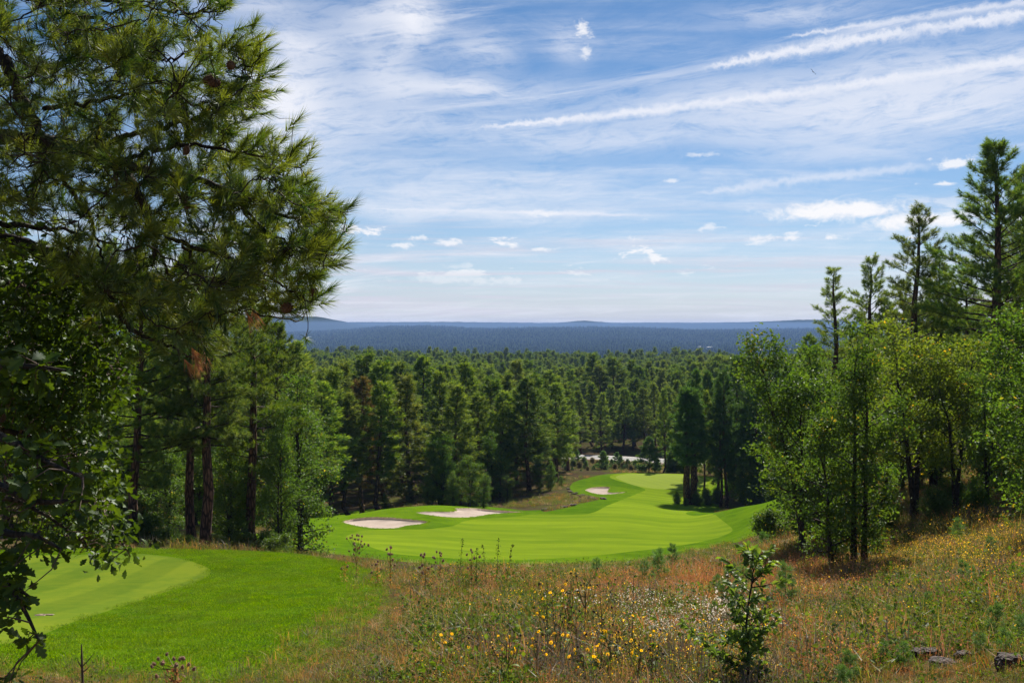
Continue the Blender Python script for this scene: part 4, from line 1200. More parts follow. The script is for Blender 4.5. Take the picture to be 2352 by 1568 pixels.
# ---- the forest on the plain: nearest pines as trees of their own, the rest one mass
def forest():
    rng = np.random.default_rng(11)
    pts = []
    taken = list(PINES)
    cell = {}
    def ok(x, y, r):
        ci, cj = int(x // 6), int(y // 6)
        for i in range(ci - 1, ci + 2):
            for j in range(cj - 1, cj + 2):
                for (a, b) in cell.get((i, j), ()):
                    if (a - x) ** 2 + (b - y) ** 2 < r * r:
                        return False
        return True
    for p in taken:
        cell.setdefault((int(p[0] // 6), int(p[1] // 6)), []).append(p)
    road = catpath(ROADL, 4)
    for n in range(60000):
        y = math.sqrt(rng.uniform(120 ** 2, 860 ** 2))
        a = rng.uniform(-0.64, 0.66)
        x = a * y
        u_ = (512 + a * FPX) / K
        if y < 262:
            # keep the golf course, the scrub and the road open
            lim = 1290 if y < 205 else 1275
            if 700 < u_ < 1300 and y < 150: continue
            if u_ > lim and not (u_ > 1700 and y > 160): continue
            if np.min(np.abs(road[:, 0] - x) + np.abs(road[:, 1] - y)) < 14: continue
            r = 5.8
        else:
            r = 5.6 + 1.3 * vnoise(x, y, 1 / 60., 3)
            if y < 268 or np.min(np.hypot(road[:, 0] - x, road[:, 1] - y)) < 15: continue
        if y > 820 and rng.random() < 0.5: continue
        if y > 285 and vnoise(x, y, 1 / 34., 19) + .5 * vnoise(x, y, 1 / 15., 18) > .72: continue
        if ok(x, y, r):
            cell.setdefault((int(x // 6), int(y // 6)), []).append((x, y))
            pts.append((x, y))
    pts = np.array(pts)
    pts = pts[np.argsort(pts[:, 1])]
    return pts, rng


FPTS, frng = forest()
n_left = max(0, 285 - len(PINES))
u_all = (512 + FPTS[:, 0] / FPTS[:, 1] * FPX) / K
show = (u_all > 640) & (u_all < 1800)
order = np.concatenate([np.nonzero(show)[0], np.nonzero(~show)[0]])
single, rest = order[:n_left], order[n_left:]
fh = frng.normal(17.0, 2.6, len(FPTS)); fh = np.where(frng.random(len(FPTS)) < .15, fh * .65, fh); fh = np.clip(fh, 8.5, 24.0)
fh = fh + 2.0 * vnoise(FPTS[:, 0], FPTS[:, 1], 1 / 45., 9)
fz = gz(FPTS[:, 0], FPTS[:, 1])
for i in single:
    x, y = FPTS[i]
    pr = MIDP[frng.integers(len(MIDP))]
    o = thing('pine_tree', 'pine in the deep forest on the plain past the front pines', 'tree', (x, y, fz[i] - 0.1), frng.uniform(0, 6.28), (fh[i] / 18 * frng.uniform(1.15, 1.6),) * 2 + (fh[i] / 18,), 'pines of the forest on the plain')
    part('trunk', pr[0], o); part('crown', pr[1], o)
FARM = [joined(p[:2], 'forest_pine') for p in MIDP]
for me_ in FARM:
    v_ = np.empty(len(me_.vertices) * 3, np.float32); me_.vertices.foreach_get('co', v_)
    v_ = v_.reshape(-1, 3); v_[:, :2] *= 1.38; me_.vertices.foreach_set('co', v_.ravel())
q = rest
gn_scatter('pine_forest', np.stack([FPTS[q, 0], FPTS[q, 1], fz[q] - .1], 1), np.stack([0 * q, 0 * q, frng.uniform(0, 6.28, len(q))], 1), fh[q] / 18.0, frng.integers(0, len(FARM), len(q)), FARM,
           'dense green pine forest covering the plain beyond the road')


# ---- the blue woods of the valley and ridge: patches of small trees
M['needle_far'] = leaf_mat('far_needles', (0.008, 0.020, 0.008), (0.13, 0.165, 0.045), 0.2, 0.0, 0.5, (1.2, 1.2, .5), 0.2, None, 1.3)


def far_woods():
    rng = np.random.default_rng(21)
    protos = []
    for k in range(5):
        g = Geo()
        for i in range(24):
            x, y = rng.uniform(-21, 21, 2)
            h = rng.uniform(10, 19) if rng.random() < .9 else rng.uniform(20, 27); r = rng.uniform(2.0, 3.6)
            sides = 5
            for lv, (z0, z1, rr) in enumerate([(0.12, 0.55, 1.0), (0.36, 0.80, .82), (0.62, 1.0, .55)]):
                th = np.arange(sides) * 2 * math.pi / sides + rng.uniform(0, 6)
                b = np.stack([x + np.cos(th) * r * rr * rng.uniform(.7, 1.25, sides), y + np.sin(th) * r * rr * rng.uniform(.7, 1.25, sides), h * z0 + rng.uniform(-.8, .8, sides)], 1)
                V = np.concatenate([b, [[x + rng.normal() * .3, y + rng.normal() * .3, h * z1]]])
                F = [[j, (j + 1) % sides, sides] for j in range(sides)]
                g.add(V, F, rng.random())
        protos.append(g.mesh('wood_patch', M['needle_far']))
    pts = []
    y = 1500.0
    while y < 6600:
        st = 40.0
        hw = 0.62 * y
        xs = np.arange(-hw, hw, st) + rng.uniform(-8, 8, len(np.arange(-hw, hw, st)))
        yy = y + rng.uniform(-14, 14, len(xs))
        pts.append(np.stack([xs, yy], 1))
        y += 40.0 if y < 4200 else 46.0
    pts = np.concatenate(pts)
    # glades: clearings around the far buildings
    u_ = (512 + pts[:, 0] / pts[:, 1] * FPX) / K
    glade = (np.abs(u_ - 1620) < 32) & (pts[:, 1] > 3250) & (pts[:, 1] < 3830)
    glade |= (np.abs(u_ - 1700) < 40) & (pts[:, 1] > 3000) & (pts[:, 1] < 3560) & (vnoise(pts[:, 0], pts[:, 1], 1 / 90., 4) > -0.1)
    sparse = vnoise(pts[:, 0], pts[:, 1], 1 / 160., 12) + 0.5 * vnoise(pts[:, 0], pts[:, 1], 1 / 50., 13)
    pts = pts[~glade & (sparse < 0.85)]
    n = len(pts)
    z = gz(pts[:, 0], pts[:, 1])
    gn_scatter('distant_woods', np.concatenate([pts, z[:, None] - .3], 1), np.stack([np.zeros(n), np.zeros(n), rng.uniform(0, 6.28, n)], 1), rng.uniform(.8, 1.2, n), rng.integers(0, 5, n), protos,
               'hazy blue pine woods filling the valley up to the long ridge')
    return n


N_PATCH = far_woods()


def far_houses():
    wall = flat_mat('house_wall', (0.62, 0.60, 0.56), None, 1); roof = flat_mat('white_metal_roof', (0.66, 0.66, 0.68), None, 1, 0.5)
    for dx, Y, wd, lb, rm in [(1627, 3860, 34, 'long white-roofed building far off in the blue woods', 0), (1606, 3880, 14, 'small white-roofed house beside the long far building', 0), (1594, 3900, 8, 'tiny white shed left of the far houses', 0)]:
        x = (dx * K - 512) / FPX * Y
        o = thing('building', lb, 'building', (x, Y, gz1(x, Y) + 1.5), 0, 1)
        w2, d2, h = wd / 2, 6, 5.5
        g = Geo()
        V = [(-w2, -d2, 0), (w2, -d2, 0), (w2, d2, 0), (-w2, d2, 0), (-w2, -d2, h), (w2, -d2, h), (w2, d2, h), (-w2, d2, h)]
        F = [(0, 1, 5), (0, 5, 4), (1, 2, 6), (1, 6, 5), (2, 3, 7), (2, 7, 6), (3, 0, 4), (3, 4, 7)]
        V = [(a, b, c - 10 if c == 0 else c) for a, b, c in V]
        g.add(V, F); part('wall', g.mesh('wall', wall), o)
        g = Geo(); e = 1.0
        g.add([(-w2 - e, -d2 - e, h + .01), (w2 + e, -d2 - e, h + .01), (w2 + e, 0, h + 2.6), (-w2 - e, 0, h + 2.6), (-w2 - e, d2 + e, h + .01), (w2 + e, d2 + e, h + .01)], [(0, 1, 2), (0, 2, 3), (3, 2, 5), (3, 5, 4), (0, 3, 4), (1, 5, 2)])
        part('roof', g.mesh('roof', roof), o)


far_houses()
# ------------------------------------------------------------------ meadow plants
M['dry'] = leaf_mat('dry_grass', (0.17, 0.085, 0.020), (0.41, 0.24, 0.072), 0.40, 0.01, 0.5, (1.1, 1.0, 0.75), 0.30, None, 1.15)
M['straw'] = leaf_mat('pale_straw', (0.30, 0.22, 0.11), (0.46, 0.37, 0.22), 0.40, 0.02, 0.5, (1.1, 1.0, 0.8), 0.15)
M['olive'] = leaf_mat('olive_grass', (0.070, 0.085, 0.018), (0.185, 0.175, 0.035), 0.42, 0.02, 0.5, (1.2, 1.15, 0.5), 0.3, None, 1.2)
M['rust'] = leaf_mat('rust_forbs', (0.26, 0.115, 0.040), (0.46, 0.235, 0.100), 0.35, 0.01, 0.5, (1.1, 0.95, 0.7), 0.3, None, 1.15)
M['forb'] = leaf_mat('green_forbs', (0.034, 0.072, 0.014), (0.100, 0.145, 0.022), 0.42, 0.01, 0.5, (1.25, 1.2, 0.4), 0.3, None, 1.25)
M['sage'] = leaf_mat('grey_dead_stems', (0.095, 0.075, 0.060), (0.20, 0.165, 0.135), 0.2, 0.02, 0.5, (1.0, 1.0, 0.9), 0.2, None, 1.0)
M['yellow'] = leaf_mat('yellow_petals', (0.66, 0.36, 0.006), (0.75, 0.52, 0.012), 0.45, 0.02, 0.5, (1.1, 1.0, 0.6), 0.08)
M['white'] = leaf_mat('pale_seed_fluff', (0.48, 0.42, 0.36), (0.62, 0.57, 0.50), 0.35, 0.01, 0.5, (1.0, 1.0, 0.95), 0.1)
M['turf'] = leaf_mat('turf_blades', (0.055, 0.125, 0.004), (0.150, 0.235, 0.006), 0.42, 0.0, 0.5, (1.2, 1.15, 0.4), 0.35, None, 1.35)
M['seedhead'] = flat_mat('dark_seed_head', (0.030, 0.022, 0.015), (0.06, 0.04, 0.025), 60)
M['thistle'] = leaf_mat('thistle_heads', (0.16, 0.085, 0.055), (0.34, 0.23, 0.17), 0.3, 0.02, 0.5, (1, 1, 1), 0.1)
M['stem'] = flat_mat('plant_stem', (0.075, 0.060, 0.025), (0.12, 0.085, 0.035), 40)
M['stem_green'] = flat_mat('green_stem', (0.060, 0.085, 0.025), (0.10, 0.10, 0.03), 40)


def blades(g, rng, n, h, w, rad, lean=0.35, tint=(0.0, 1.0)):
    b = np.stack([rng.normal(size=n) * rad, rng.normal(size=n) * rad, np.full(n, -0.03)], 1)
    az = rng.uniform(0, 6.28, n); ln = np.abs(rng.normal(size=n)) * lean
    L = h * rng.uniform(0.5, 1.15, n)
    d = np.stack([np.cos(az), np.sin(az), 0 * az], 1)
    mid = b + d * (ln * L * 0.35)[:, None] + np.array([0, 0, 1.0]) * (L * 0.58)[:, None]
    tip = b + d * (ln * L * 1.15)[:, None] + np.array([0, 0, 1.0]) * (L * (1 - 0.25 * ln))[:, None]
    s = np.stack([-np.sin(az + rng.normal(size=n)), np.cos(az + rng.normal(size=n)), 0 * az], 1) * w * 0.5
    V = np.stack([b - s, b + s, mid + s * .8, mid - s * .8, tip], 1).reshape(-1, 3)
    i = np.arange(n)[:, None] * 5
    F = np.concatenate([i + np.array([[0, 1, 2]]), i + np.array([[0, 2, 3]]), i + np.array([[3, 2, 4]])], 1).reshape(-1, 3)
    g.add(V, F, np.repeat(rng.uniform(*tint, n), 5))
    return tip


def specks(g, rng, Pos, size, tint=(0, 1), upw=0.5):
    n = len(Pos)
    N_ = unit(rng.normal(size=(n, 3)) + np.array([0, 0, upw])); T = rng.normal(size=(n, 3)); T = unit(T - (T * N_).sum(1, keepdims=True) * N_)
    sz = size * rng.uniform(.6, 1.3, n)
    V, F = kites(Pos - T * sz[:, None] * .5, N_, T, sz, sz * 0.7)
    g.add(V, F, np.repeat(rng.uniform(*tint, n), 4))


def two_mat(g1, m1, g2, m2, name):
    a, b = g1.mesh('a', m1), g2.mesh('b', m2)
    return joined([a, b], name)


CLEAR = []      # (x, y, radius) of small things that stand free of the tall grass


def clump_kit():
    rng = np.random.default_rng(5)
    kit = {}
    def grass(mk, n, h, w, rad, lean):
        g = Geo(); blades(g, rng, n, h, w, rad, lean); return g.mesh('clump', M[mk])
    kit['dry'] = [grass('dry', 34, .27, .008, .15, .75) for _ in range(3)] + [grass('dry', 22, .40, .006, .12, .5)]
    kit['straw'] = [grass('straw', 26, .26, .005, .12, .9) for _ in range(2)]
    kit['olive'] = [grass('olive', 36, .25, .009, .16, .7) for _ in range(3)]
    def forb(mk, nst, h, nl, ls, rad):
        g = Geo()
        tips = blades(g, rng, nst, h, .007, rad, .45)
        k = rng.integers(0, nst, nl); f = rng.uniform(.25, 1.05, nl)[:, None]
        root = tips[k] * np.array([.35, .35, 0])
        specks(g, rng, root * (1 - f) + tips[k] * f + rng.normal(size=(nl, 3)) * .03, ls)
        return g, tips
    kit['rust'] = [forb('rust', 14, .33, 60, .024, .14)[0].mesh('clump', M['rust']) for _ in range(3)]
    kit['forb'] = [forb('forb', 12, .30, 55, .045, .14)[0].mesh('clump', M['forb']) for _ in range(4)]
    kit['sage'] = [forb('sage', 24, .42, 26, .018, .15)[0].mesh('clump', M['sage']) for _ in range(2)]
    kit['yellow'], kit['white'] = [], []
    for _ in range(3):
        g, tips = forb('olive', 14, .38, 34, .026, .15)
        g2 = Geo(); specks(g2, rng, tips + np.array([0, 0, .01]), .024, (0, 1), 1.5); specks(g2, rng, tips + rng.normal(size=tips.shape) * .03, .017, (0, 1), 1.0)
        kit['yellow'].append(two_mat(g, M['olive'], g2, M['yellow'], 'clump'))
        g, tips = forb('olive', 14, .36, 20, .022, .15)
        g2 = Geo()
        for q in range(3): specks(g2, rng, tips + rng.normal(size=tips.shape) * .035, .026, (0, 1), .3)
        kit['white'].append(two_mat(g, M['sage'], g2, M['white'], 'clump'))
    return kit


def to_px(x, y, z):
    return (512 + x / y * FPX) / K, (HV - z / y * FPX) / K


def ell(dx, dy, cx, cy, rx, ry):
    return np.exp(-((dx - cx) / rx) ** 2 - ((dy - cy) / ry) ** 2)


def meadow():
    rng = np.random.default_rng(8)
    kit = clump_kit()
    N = 36000
    a = rng.uniform(-0.60, 0.66, N); y = np.exp(rng.uniform(math.log(9.5), math.log(70), N))
    x = a * y
    P = np.stack([x, y], 1)
    free = np.ones(N)
    for cx, cy_, cr in CLEAR:
        d = np.hypot(x - cx, y - cy_)
        free = np.minimum(free, np.where(d < cr, 0.0, 1.0))
        # keep the grass low on the downhill side that faces the path
        free = np.minimum(free, np.where((np.abs(x - cx * y / cy_) < cr * 1.1) & (y < cy_) & (y > cy_ - 1.6), .45, 1.0))
    lawn = inside(TEELAWN, P) & (pdist(TEELAWN, P) > 0.35 + 0.9 * rng.random(N) ** 2)
    keep = ~lawn & ~inside(ROUGH, P)
    keep &= free > 0.1
    keep &= ~((y > 47) & (a < 0.16))
    keep &= ~((y > 43) & (a < -0.12))
    P, x, y, a, free = P[keep], x[keep], y[keep], a[keep], free[keep]
    n = len(P)
    z = gz(x, y) + meadow_bump(x, y) * sstep(np.minimum(pdist(ROUGH, P), pdist(TEELAWN, P)), 0, 3.0)
    dx, dy = to_px(x, y, z)
    n1, n2, n3 = vnoise(x, y, .45, 21), vnoise(x, y, .9, 22), vnoise(x, y, .3, 23)
    w = {}
    w['dry'] = 0.5 + 0.4 * n1
    w['straw'] = 0.04 + 0.14 * (n2 > .35) + .25 * ell(dx, dy, 950, 1400, 200, 80)
    w['olive'] = 0.62 + 0.4 * n3 + 0.9 * ell(dx, dy, 800, 1480, 350, 90) + .8 * ell(dx, dy, 1850, 1290, 130, 25) + .5 * ell(dx, dy, 2050, 1430, 260, 60)
    w['rust'] = 0.26 + .3 * n2 + 3.2 * ell(dx, dy, 1650, 1345, 260, 34) + 2.6 * ell(dx, dy, 1860, 1300, 150, 30) + 1.2 * ell(dx, dy, 1480, 1350, 130, 40) + .5 * ell(dx, dy, 1180, 1330, 170, 40) + .5 * ell(dx, dy, 2000, 1480, 180, 50)
    w['forb'] = 0.50 + 0.55 * np.maximum(n2, 0) + 1.0 * ell(dx, dy, 1120, 1420, 180, 60) + .8 * ell(dx, dy, 2130, 1400, 220, 60) + .7 * ell(dx, dy, 2250, 1500, 200, 70) + .5 * ell(dx, dy, 1350, 1420, 120, 90)
    w['sage'] = 0.22 + .25 * n3 + .9 * ell(dx, dy, 1220, 1520, 180, 40) + .4 * ell(dx, dy, 1960, 1350, 150, 30)
    w['yellow'] = 0.02 + 1.1 * ell(dx, dy, 2150, 1265, 200, 60) + .55 * ell(dx, dy, 1520, 1550, 180, 40) + .35 * ell(dx, dy, 1330, 1400, 120, 70) + .4 * ell(dx, dy, 1900, 1330, 120, 40) + .5 * ell(dx, dy, 2280, 1240, 80, 60)
    w['white'] = 0.0 + 1.0 * ell(dx, dy, 1590, 1455, 110, 34) + .3 * ell(dx, dy, 1450, 1420, 60, 30)
    keys = list(w)
    W = np.stack([np.maximum(w[k], 0.0) for k in keys], 1) + 1e-6
    cum = np.cumsum(W / W.sum(1, keepdims=True), 1)
    ch = (rng.random(n)[:, None] > cum).sum(1).clip(0, len(keys) - 1)
    rot = np.stack([rng.normal(size=n) * .10, rng.normal(size=n) * .10, rng.uniform(0, 6.28, n)], 1)
    scl = rng.uniform(.55, 1.25, n) * (0.85 + 0.010 * y) * (1 + .3 * n1) * np.where(rng.random(n) < .12, 1.5, 1.0)
    scl = scl * free * np.clip(.45 + (y - 10) * .14, .45, 1.0)
    dl = pdist(TEELAWN, np.stack([x, y], 1))
    scl = scl * np.where((a < -.1) & (y < 40), np.clip(.35 + .28 * dl, .35, 1.0), 1.0)
    groups = [('dry_meadow_grass', ['dry', 'straw', 'olive'], 'dry golden and olive grass covering the meadow slope'), ('rust_forbs', ['rust', 'sage'], 'low rust-red and grey seeding plants among the meadow grass'),
              ('green_forbs', ['forb'], 'low green leafy plants among the meadow grass'), ('yellow_wildflowers', ['yellow'], 'small yellow wildflowers scattered over the meadow'), ('white_wildflowers', ['white'], 'pale fluffy flowering plants in a drift on the meadow')]
    for nm, ks, lb in groups:
        protos, pts, r_, s_, ix = [], [], [], [], []
        for k in ks:
            sel = np.nonzero(ch == keys.index(k))[0]
            pts.append(np.stack([x[sel], y[sel], z[sel]], 1)); r_.append(rot[sel]); s_.append(scl[sel])
            ix.append(len(protos) + rng.integers(0, len(kit[k]), len(sel))); protos += kit[k]
        gn_scatter(nm, np.concatenate(pts), np.concatenate(r_), np.concatenate(s_), np.concatenate(ix), protos, lb)
    # gold grass and scrub on the banks beyond the fairway
    N = 15000
    a = np.where(rng.random(N) < .5, rng.uniform(-0.04, 0.22, N), rng.uniform(-0.35, 0.62, N)); y = np.exp(rng.uniform(math.log(52), math.log(236), N)); x = a * y
    P = np.stack([x, y], 1)
    dr = inside(ROUGH, P)
    keep = ~dr & ((vnoise(x, y, .12, 31) > -0.25) | (y < 100))
    x, y, a = x[keep], y[keep], a[keep]; n = len(x)
    z = gz(x, y)
    pr = kit['dry'][:2] + kit['olive'] + kit['straw'][:1] + kit['forb'][:2]
    gn_scatter('bank_grass', np.stack([x, y, z], 1), np.stack([0 * x, 0 * x, rng.uniform(0, 6.28, n)], 1), rng.uniform(1.2, 2.2, n), rng.integers(0, len(pr), n), pr, 'dry golden grass and scrub on the banks around the golf hole')
    # blades of the tee lawn
    protos = []
    for k in range(4):
        g = Geo()
        m = 170
        b0 = np.stack([rng.uniform(-.3, .3, m), rng.uniform(-.3, .3, m), np.full(m, -.005)], 1)
        az = rng.uniform(0, 6.28, m); h = rng.uniform(.010, .040, m)
        s = np.stack([np.cos(az), np.sin(az), 0 * az], 1) * .006
        tip = b0 + np.stack([rng.normal(size=m) * .02, rng.normal(size=m) * .02, h], 1)
        V = np.stack([b0 - s, b0 + s, tip], 1).reshape(-1, 3)
        g.add(V, np.arange(m * 3).reshape(-1, 3), np.repeat(np.clip(rng.normal(.42, .33, m), 0, 1), 3))
        protos.append(g.mesh('turf_tuft', M['turf']))
    N = 5200
    a = rng.uniform(-0.56, -0.11, N); y = np.sqrt(rng.uniform(13 ** 2, 43 ** 2, N)); x = a * y
    P = np.stack([x, y], 1)
    k2 = inside(TEELAWN, P) & ~inside(TEE, P)
    x, y = x[k2], y[k2]; n = len(x)
    gn_scatter('lawn_grass', np.stack([x, y, gz(x, y)], 1), np.stack([0 * x, 0 * x, rng.uniform(0, 6.28, n)], 1), rng.uniform(.8, 1.3, n), rng.integers(0, 4, n), protos, 'short bright green grass blades of the lawn around the tee')


def bunker_fringe():
    rng = np.random.default_rng(18)
    protos = []
    for k in range(3):
        g = Geo(); blades(g, rng, 22, .16, .022, .12, .8); protos.append(g.mesh('fringe_tuft', M['turf']))
    P = []
    for b in BUNK:
        for i in range(len(b)):
            a, c = b[i - 1], b[i]
            for k in range(2): P.append(a + (c - a) * rng.random() + rng.normal(size=2) * .05)
    P = np.array(P); n = len(P)
    gn_scatter('bunker_fringe_grass', np.concatenate([P, (gz(P[:, 0], P[:, 1]) - .02)[:, None]], 1), np.stack([np.zeros(n), np.zeros(n), rng.uniform(0, 6.28, n)], 1), rng.uniform(.25, .75, n), rng.integers(0, 3, n), protos, 'shaggy grass along the lips of the sand bunkers')


bunker_fringe()

# ------------------------------------------------------------------ single plants
def ball(g, c, r, rng, nu=7, nv=5, jit=0.1, sq=1.0, tint=None):
    th = np.linspace(0, math.pi, nv + 1); ph = np.arange(nu) * 2 * math.pi / nu
    V = [c + np.array([0, 0, r * sq])]
    for t_ in th[1:-1]:
        for p in ph:
            V.append(c + r * (1 + rng.normal() * jit) * np.array([math.sin(t_) * math.cos(p), math.sin(t_) * math.sin(p), math.cos(t_) * sq]))
    V.append(c + np.array([0, 0, -r * sq]))
    F = []
    for j in range(nu): F.append([0, 1 + j, 1 + (j + 1) % nu])
    for i in range(nv - 2):
        for j in range(nu):
            a, b = 1 + i * nu + j, 1 + i * nu + (j + 1) % nu
            F += [[a, a + nu, b + nu], [a, b + nu, b]]
    k = len(V) - 1
    for j in range(nu): F.append([k, k - nu + (j + 1) % nu, k - nu + j])
    g.add(V, F, tint)


def build_heads():
    rng = np.random.default_rng(77)
    # thistle head: spiny cup with a pale tuft
    g = Geo(); ball(g, np.array([0, 0, .0]), .020, rng, 8, 6, .12, 1.1, .15)
    tufts(g, np.array([[0, 0, .0]]), np.array([[0, 0, 1.0]]), rng, 46, .034, .007, .012, 1.5, np.array([.35]), .3)
    tufts(g, np.array([[0, 0, .012]]), np.array([[0, 0, 1.0]]), rng, 30, .026, .006, .008, .6, np.array([.9]))
    th = g.mesh('thistle_head', M['thistle'])
    # sunflower: dark centre, ring of petals facing +Y
    gd, gp = Geo(), Geo()
    ball(gd, np.zeros(3), .012, rng, 8, 5, .05, 1.0)
    n = 14
    az = np.arange(n) * 2 * math.pi / n + rng.normal(size=n) * .08
    T = np.stack([np.cos(az), np.full(n, .18), np.sin(az)], 1); T = unit(T)
    Nn = unit(np.tile([0, 1.0, 0], (n, 1)) - (np.tile([0, 1.0, 0], (n, 1)) * T).sum(1, keepdims=True) * T)
    V, F = kites(T * .009, Nn, T, .036, .017)
    gp.add(V, F, np.repeat(rng.random(n), 4))
    sf = two_mat(gd, M['seedhead'], gp, M['yellow'], 'sunflower_head')
    g = Geo(); ball(g, np.zeros(3), .017, rng, 7, 5, .15); sd = g.mesh('seed_head', M['seedhead'])
    # broad leaf, 12 cm
    m = 9
    t_ = np.linspace(0, 1, m); w = .036 * np.sin(np.pi * t_ ** .7) ** .8
    V = np.concatenate([np.stack([w, t_ * .12, .012 * np.sin(t_ * 3) + w * .25], 1), np.stack([0 * t_, t_ * .12, .012 * np.sin(t_ * 3)], 1), np.stack([-w, t_ * .12, .012 * np.sin(t_ * 3) + w * .25], 1)])
    F = []
    for i in range(m - 1):
        for o in (0, m):
            F += [[o + i, o + i + 1, o + m + i + 1], [o + i, o + m + i + 1, o + m + i]]
    g = Geo(); g.add(V, F, .8); lf = g.mesh('broad_leaf', M['forb'])
    return th, sf, sd, lf


HEAD_T, HEAD_S, HEAD_D, LEAF_B = build_heads()


def on_ray(dx, dbase, y0=9.0, y1=60.0):
    return cast(dx, dbase, y0, y1)


def thistle(dx, dtop, Y, nh, seed, label, spread=.16):
    rng = np.random.default_rng(seed)
    p = P3(dx, dtop, Y); z0 = gz1(p[0], Y); h = p[2] - z0
    o = thing('thistle_plant', label, 'thistle', (p[0], Y, z0), rng.uniform(0, 6.28), 1.0)
    g = Geo(); heads = []
    g.tube(curve_pts(np.array([0, 0, -.05]), np.array([rng.normal() * .05, rng.normal() * .05, 1]), h * .9, .02, 6), np.linspace(.009, .004, 6), 5)
    for k in range(nh):
        f = rng.uniform(.35, .85); q = np.array([0, 0, h * f * .9])
        az = rng.uniform(0, 6.28); tip = np.array([math.cos(az) * spread * rng.uniform(.3, 1.5), math.sin(az) * spread * rng.uniform(.3, 1.5), h * rng.uniform(max(f, .55), 1.0)])
        if k == 0: tip = np.array([0, 0, h])
        mid = (q + tip) / 2 + np.array([math.cos(az), math.sin(az), -.4]) * .04
        g.tube(np.array([q, mid, tip]), [.005, .004, .003], 3)
        heads.append(tip)
    n = 60
    ps = np.stack([rng.normal(size=n) * .05, rng.normal(size=n) * .05, rng.uniform(.05, .75, n) * h], 1)
    so = part('stem', g.mesh('stem', M['stem']), o)
    g = Geo(); specks(g, rng, ps, .06, (0, 1), .2)
    tag(part('leaves', g.mesh('leaves', M['dry']), o), kind='stuff')
    for tip in heads:
        part('flower_head', HEAD_T, so, tuple(tip), (rng.normal() * .4, rng.normal() * .4, rng.uniform(0, 6)), rng.uniform(1.3, 2.0) * (1.0 if Y > 20 else .7))


for i, (dx, dt, Y, nh, lb) in enumerate([
        (820, 1228, 33, 22, 'tall brown thistle full of seed heads at the corner of the tee lawn'), (897, 1258, 31, 9, 'pale-headed thistle next to the tall brown thistle'),
        (868, 1288, 31.5, 6, 'small thistle between the tall brown thistle and the pale-headed one'), (975, 1272, 29, 8, 'low thistle with drooping heads among the rust-brown weeds'),
        (1010, 1268, 31, 9, 'thistle with pale heads left of the leafy weed stalks'), (1082, 1262, 30, 7, 'thistle between the two leafy weed stalks'), (400, 1512, 12.5, 14, 'thistle with pale pink-brown heads below the tee lawn'),
        (790, 1275, 31, 4, 'short thistle left of the tall brown thistle')]):
    thistle(dx, dt, Y, nh, 900 + i, lb, .28 if nh > 12 else .2)


def sunflower(dx, dtop, Y, nf, nd, nl, seed, label, spread=.25, group=None):
    rng = np.random.default_rng(seed)
    p = P3(dx, dtop, Y); z0 = gz1(p[0], Y); h = max(.35, p[2] - z0)
    o = thing('sunflower_plant', label, 'sunflower', (p[0], Y, z0), 0, 1.0, group)
    g = Geo(); tips = []
    stem = curve_pts(np.array([0, 0, -.05]), unit(np.array([rng.normal() * .08, rng.normal() * .08, 1.0])), h * .8, .03, 7)
    g.tube(stem, np.linspace(.010, .005, 7), 5)
    for k in range(nf + nd):
        q = stem[rng.integers(2, 7)]
        az = rng.uniform(0, 6.28)
        hz = h if k == 0 else h * rng.uniform(.5, 1.0)
        tip = q + np.array([math.cos(az) * spread * rng.uniform(.4, 1.4), math.sin(az) * spread * rng.uniform(.4, 1.4), 0]); tip[2] = max(hz, q[2] + .04)
        mid = (q + tip) / 2 + np.array([math.cos(az) * .03, math.sin(az) * .03, 0])
        g.tube(np.array([q, mid, tip]), [.006, .005, .003], 3)
        tips.append((tip, az))
    so = part('stem', g.mesh('stem', M['stem']), o)
    for k, (tip, az) in enumerate(tips):
        if k < nd:
            part('seed_head', HEAD_D, so, tuple(tip), None, rng.uniform(.8, 1.2))
        else:
            part('flower', HEAD_S, so, tuple(tip), (rng.uniform(-.5, .8), 0, rng.uniform(-1.9, 1.9) + math.pi), rng.uniform(.45, .75))
    for k in range(nl):
        f = rng.uniform(.15, .95); q = stem[int(f * 6)]
        part('leaf', LEAF_B, so, tuple(q + rng.normal(size=3) * np.array([.12, .12, .03])), (rng.uniform(-.9, .5), rng.normal() * .4, rng.uniform(0, 6.28)), rng.uniform(.7, 1.3))


sunflower(1340, 1300, 17.5, 7, 9, 12, 50, 'tallest branching sunflower plant with dark seed heads against the fairway', .30)
sunflower(1310, 1318, 17.0, 5, 5, 9, 51, 'sunflower plant with bright blooms left of the tallest one', .22)
sunflower(1388, 1330, 17.2, 2, 5, 8, 52, 'sunflower plant with a lone leafy arm reaching right', .25)
for i, (dx, dt, Y) in enumerate([(1280, 1330, 16.5), (1290, 1400, 15.0), (1330, 1400, 15.4), (1250, 1345, 16.8), (1405, 1425, 14.8), (1170, 1455, 14.0), (1150, 1475, 13.6), (1420, 1400, 15.2), (1460, 1470, 14.0), (1230, 1460, 14.2), (1380, 1470, 14.0), (1340, 1480, 13.8), (1270, 1430, 14.8), (1500, 1445, 14.6), (1035, 1440, 14.8)]):
    sunflower(dx, dt, Y, 5 + i % 3, 1 + i % 3, 7, 60 + i, 'low sunflower plant in the patch around the tallest sunflower', .2, 'sunflowers around the tallest one')


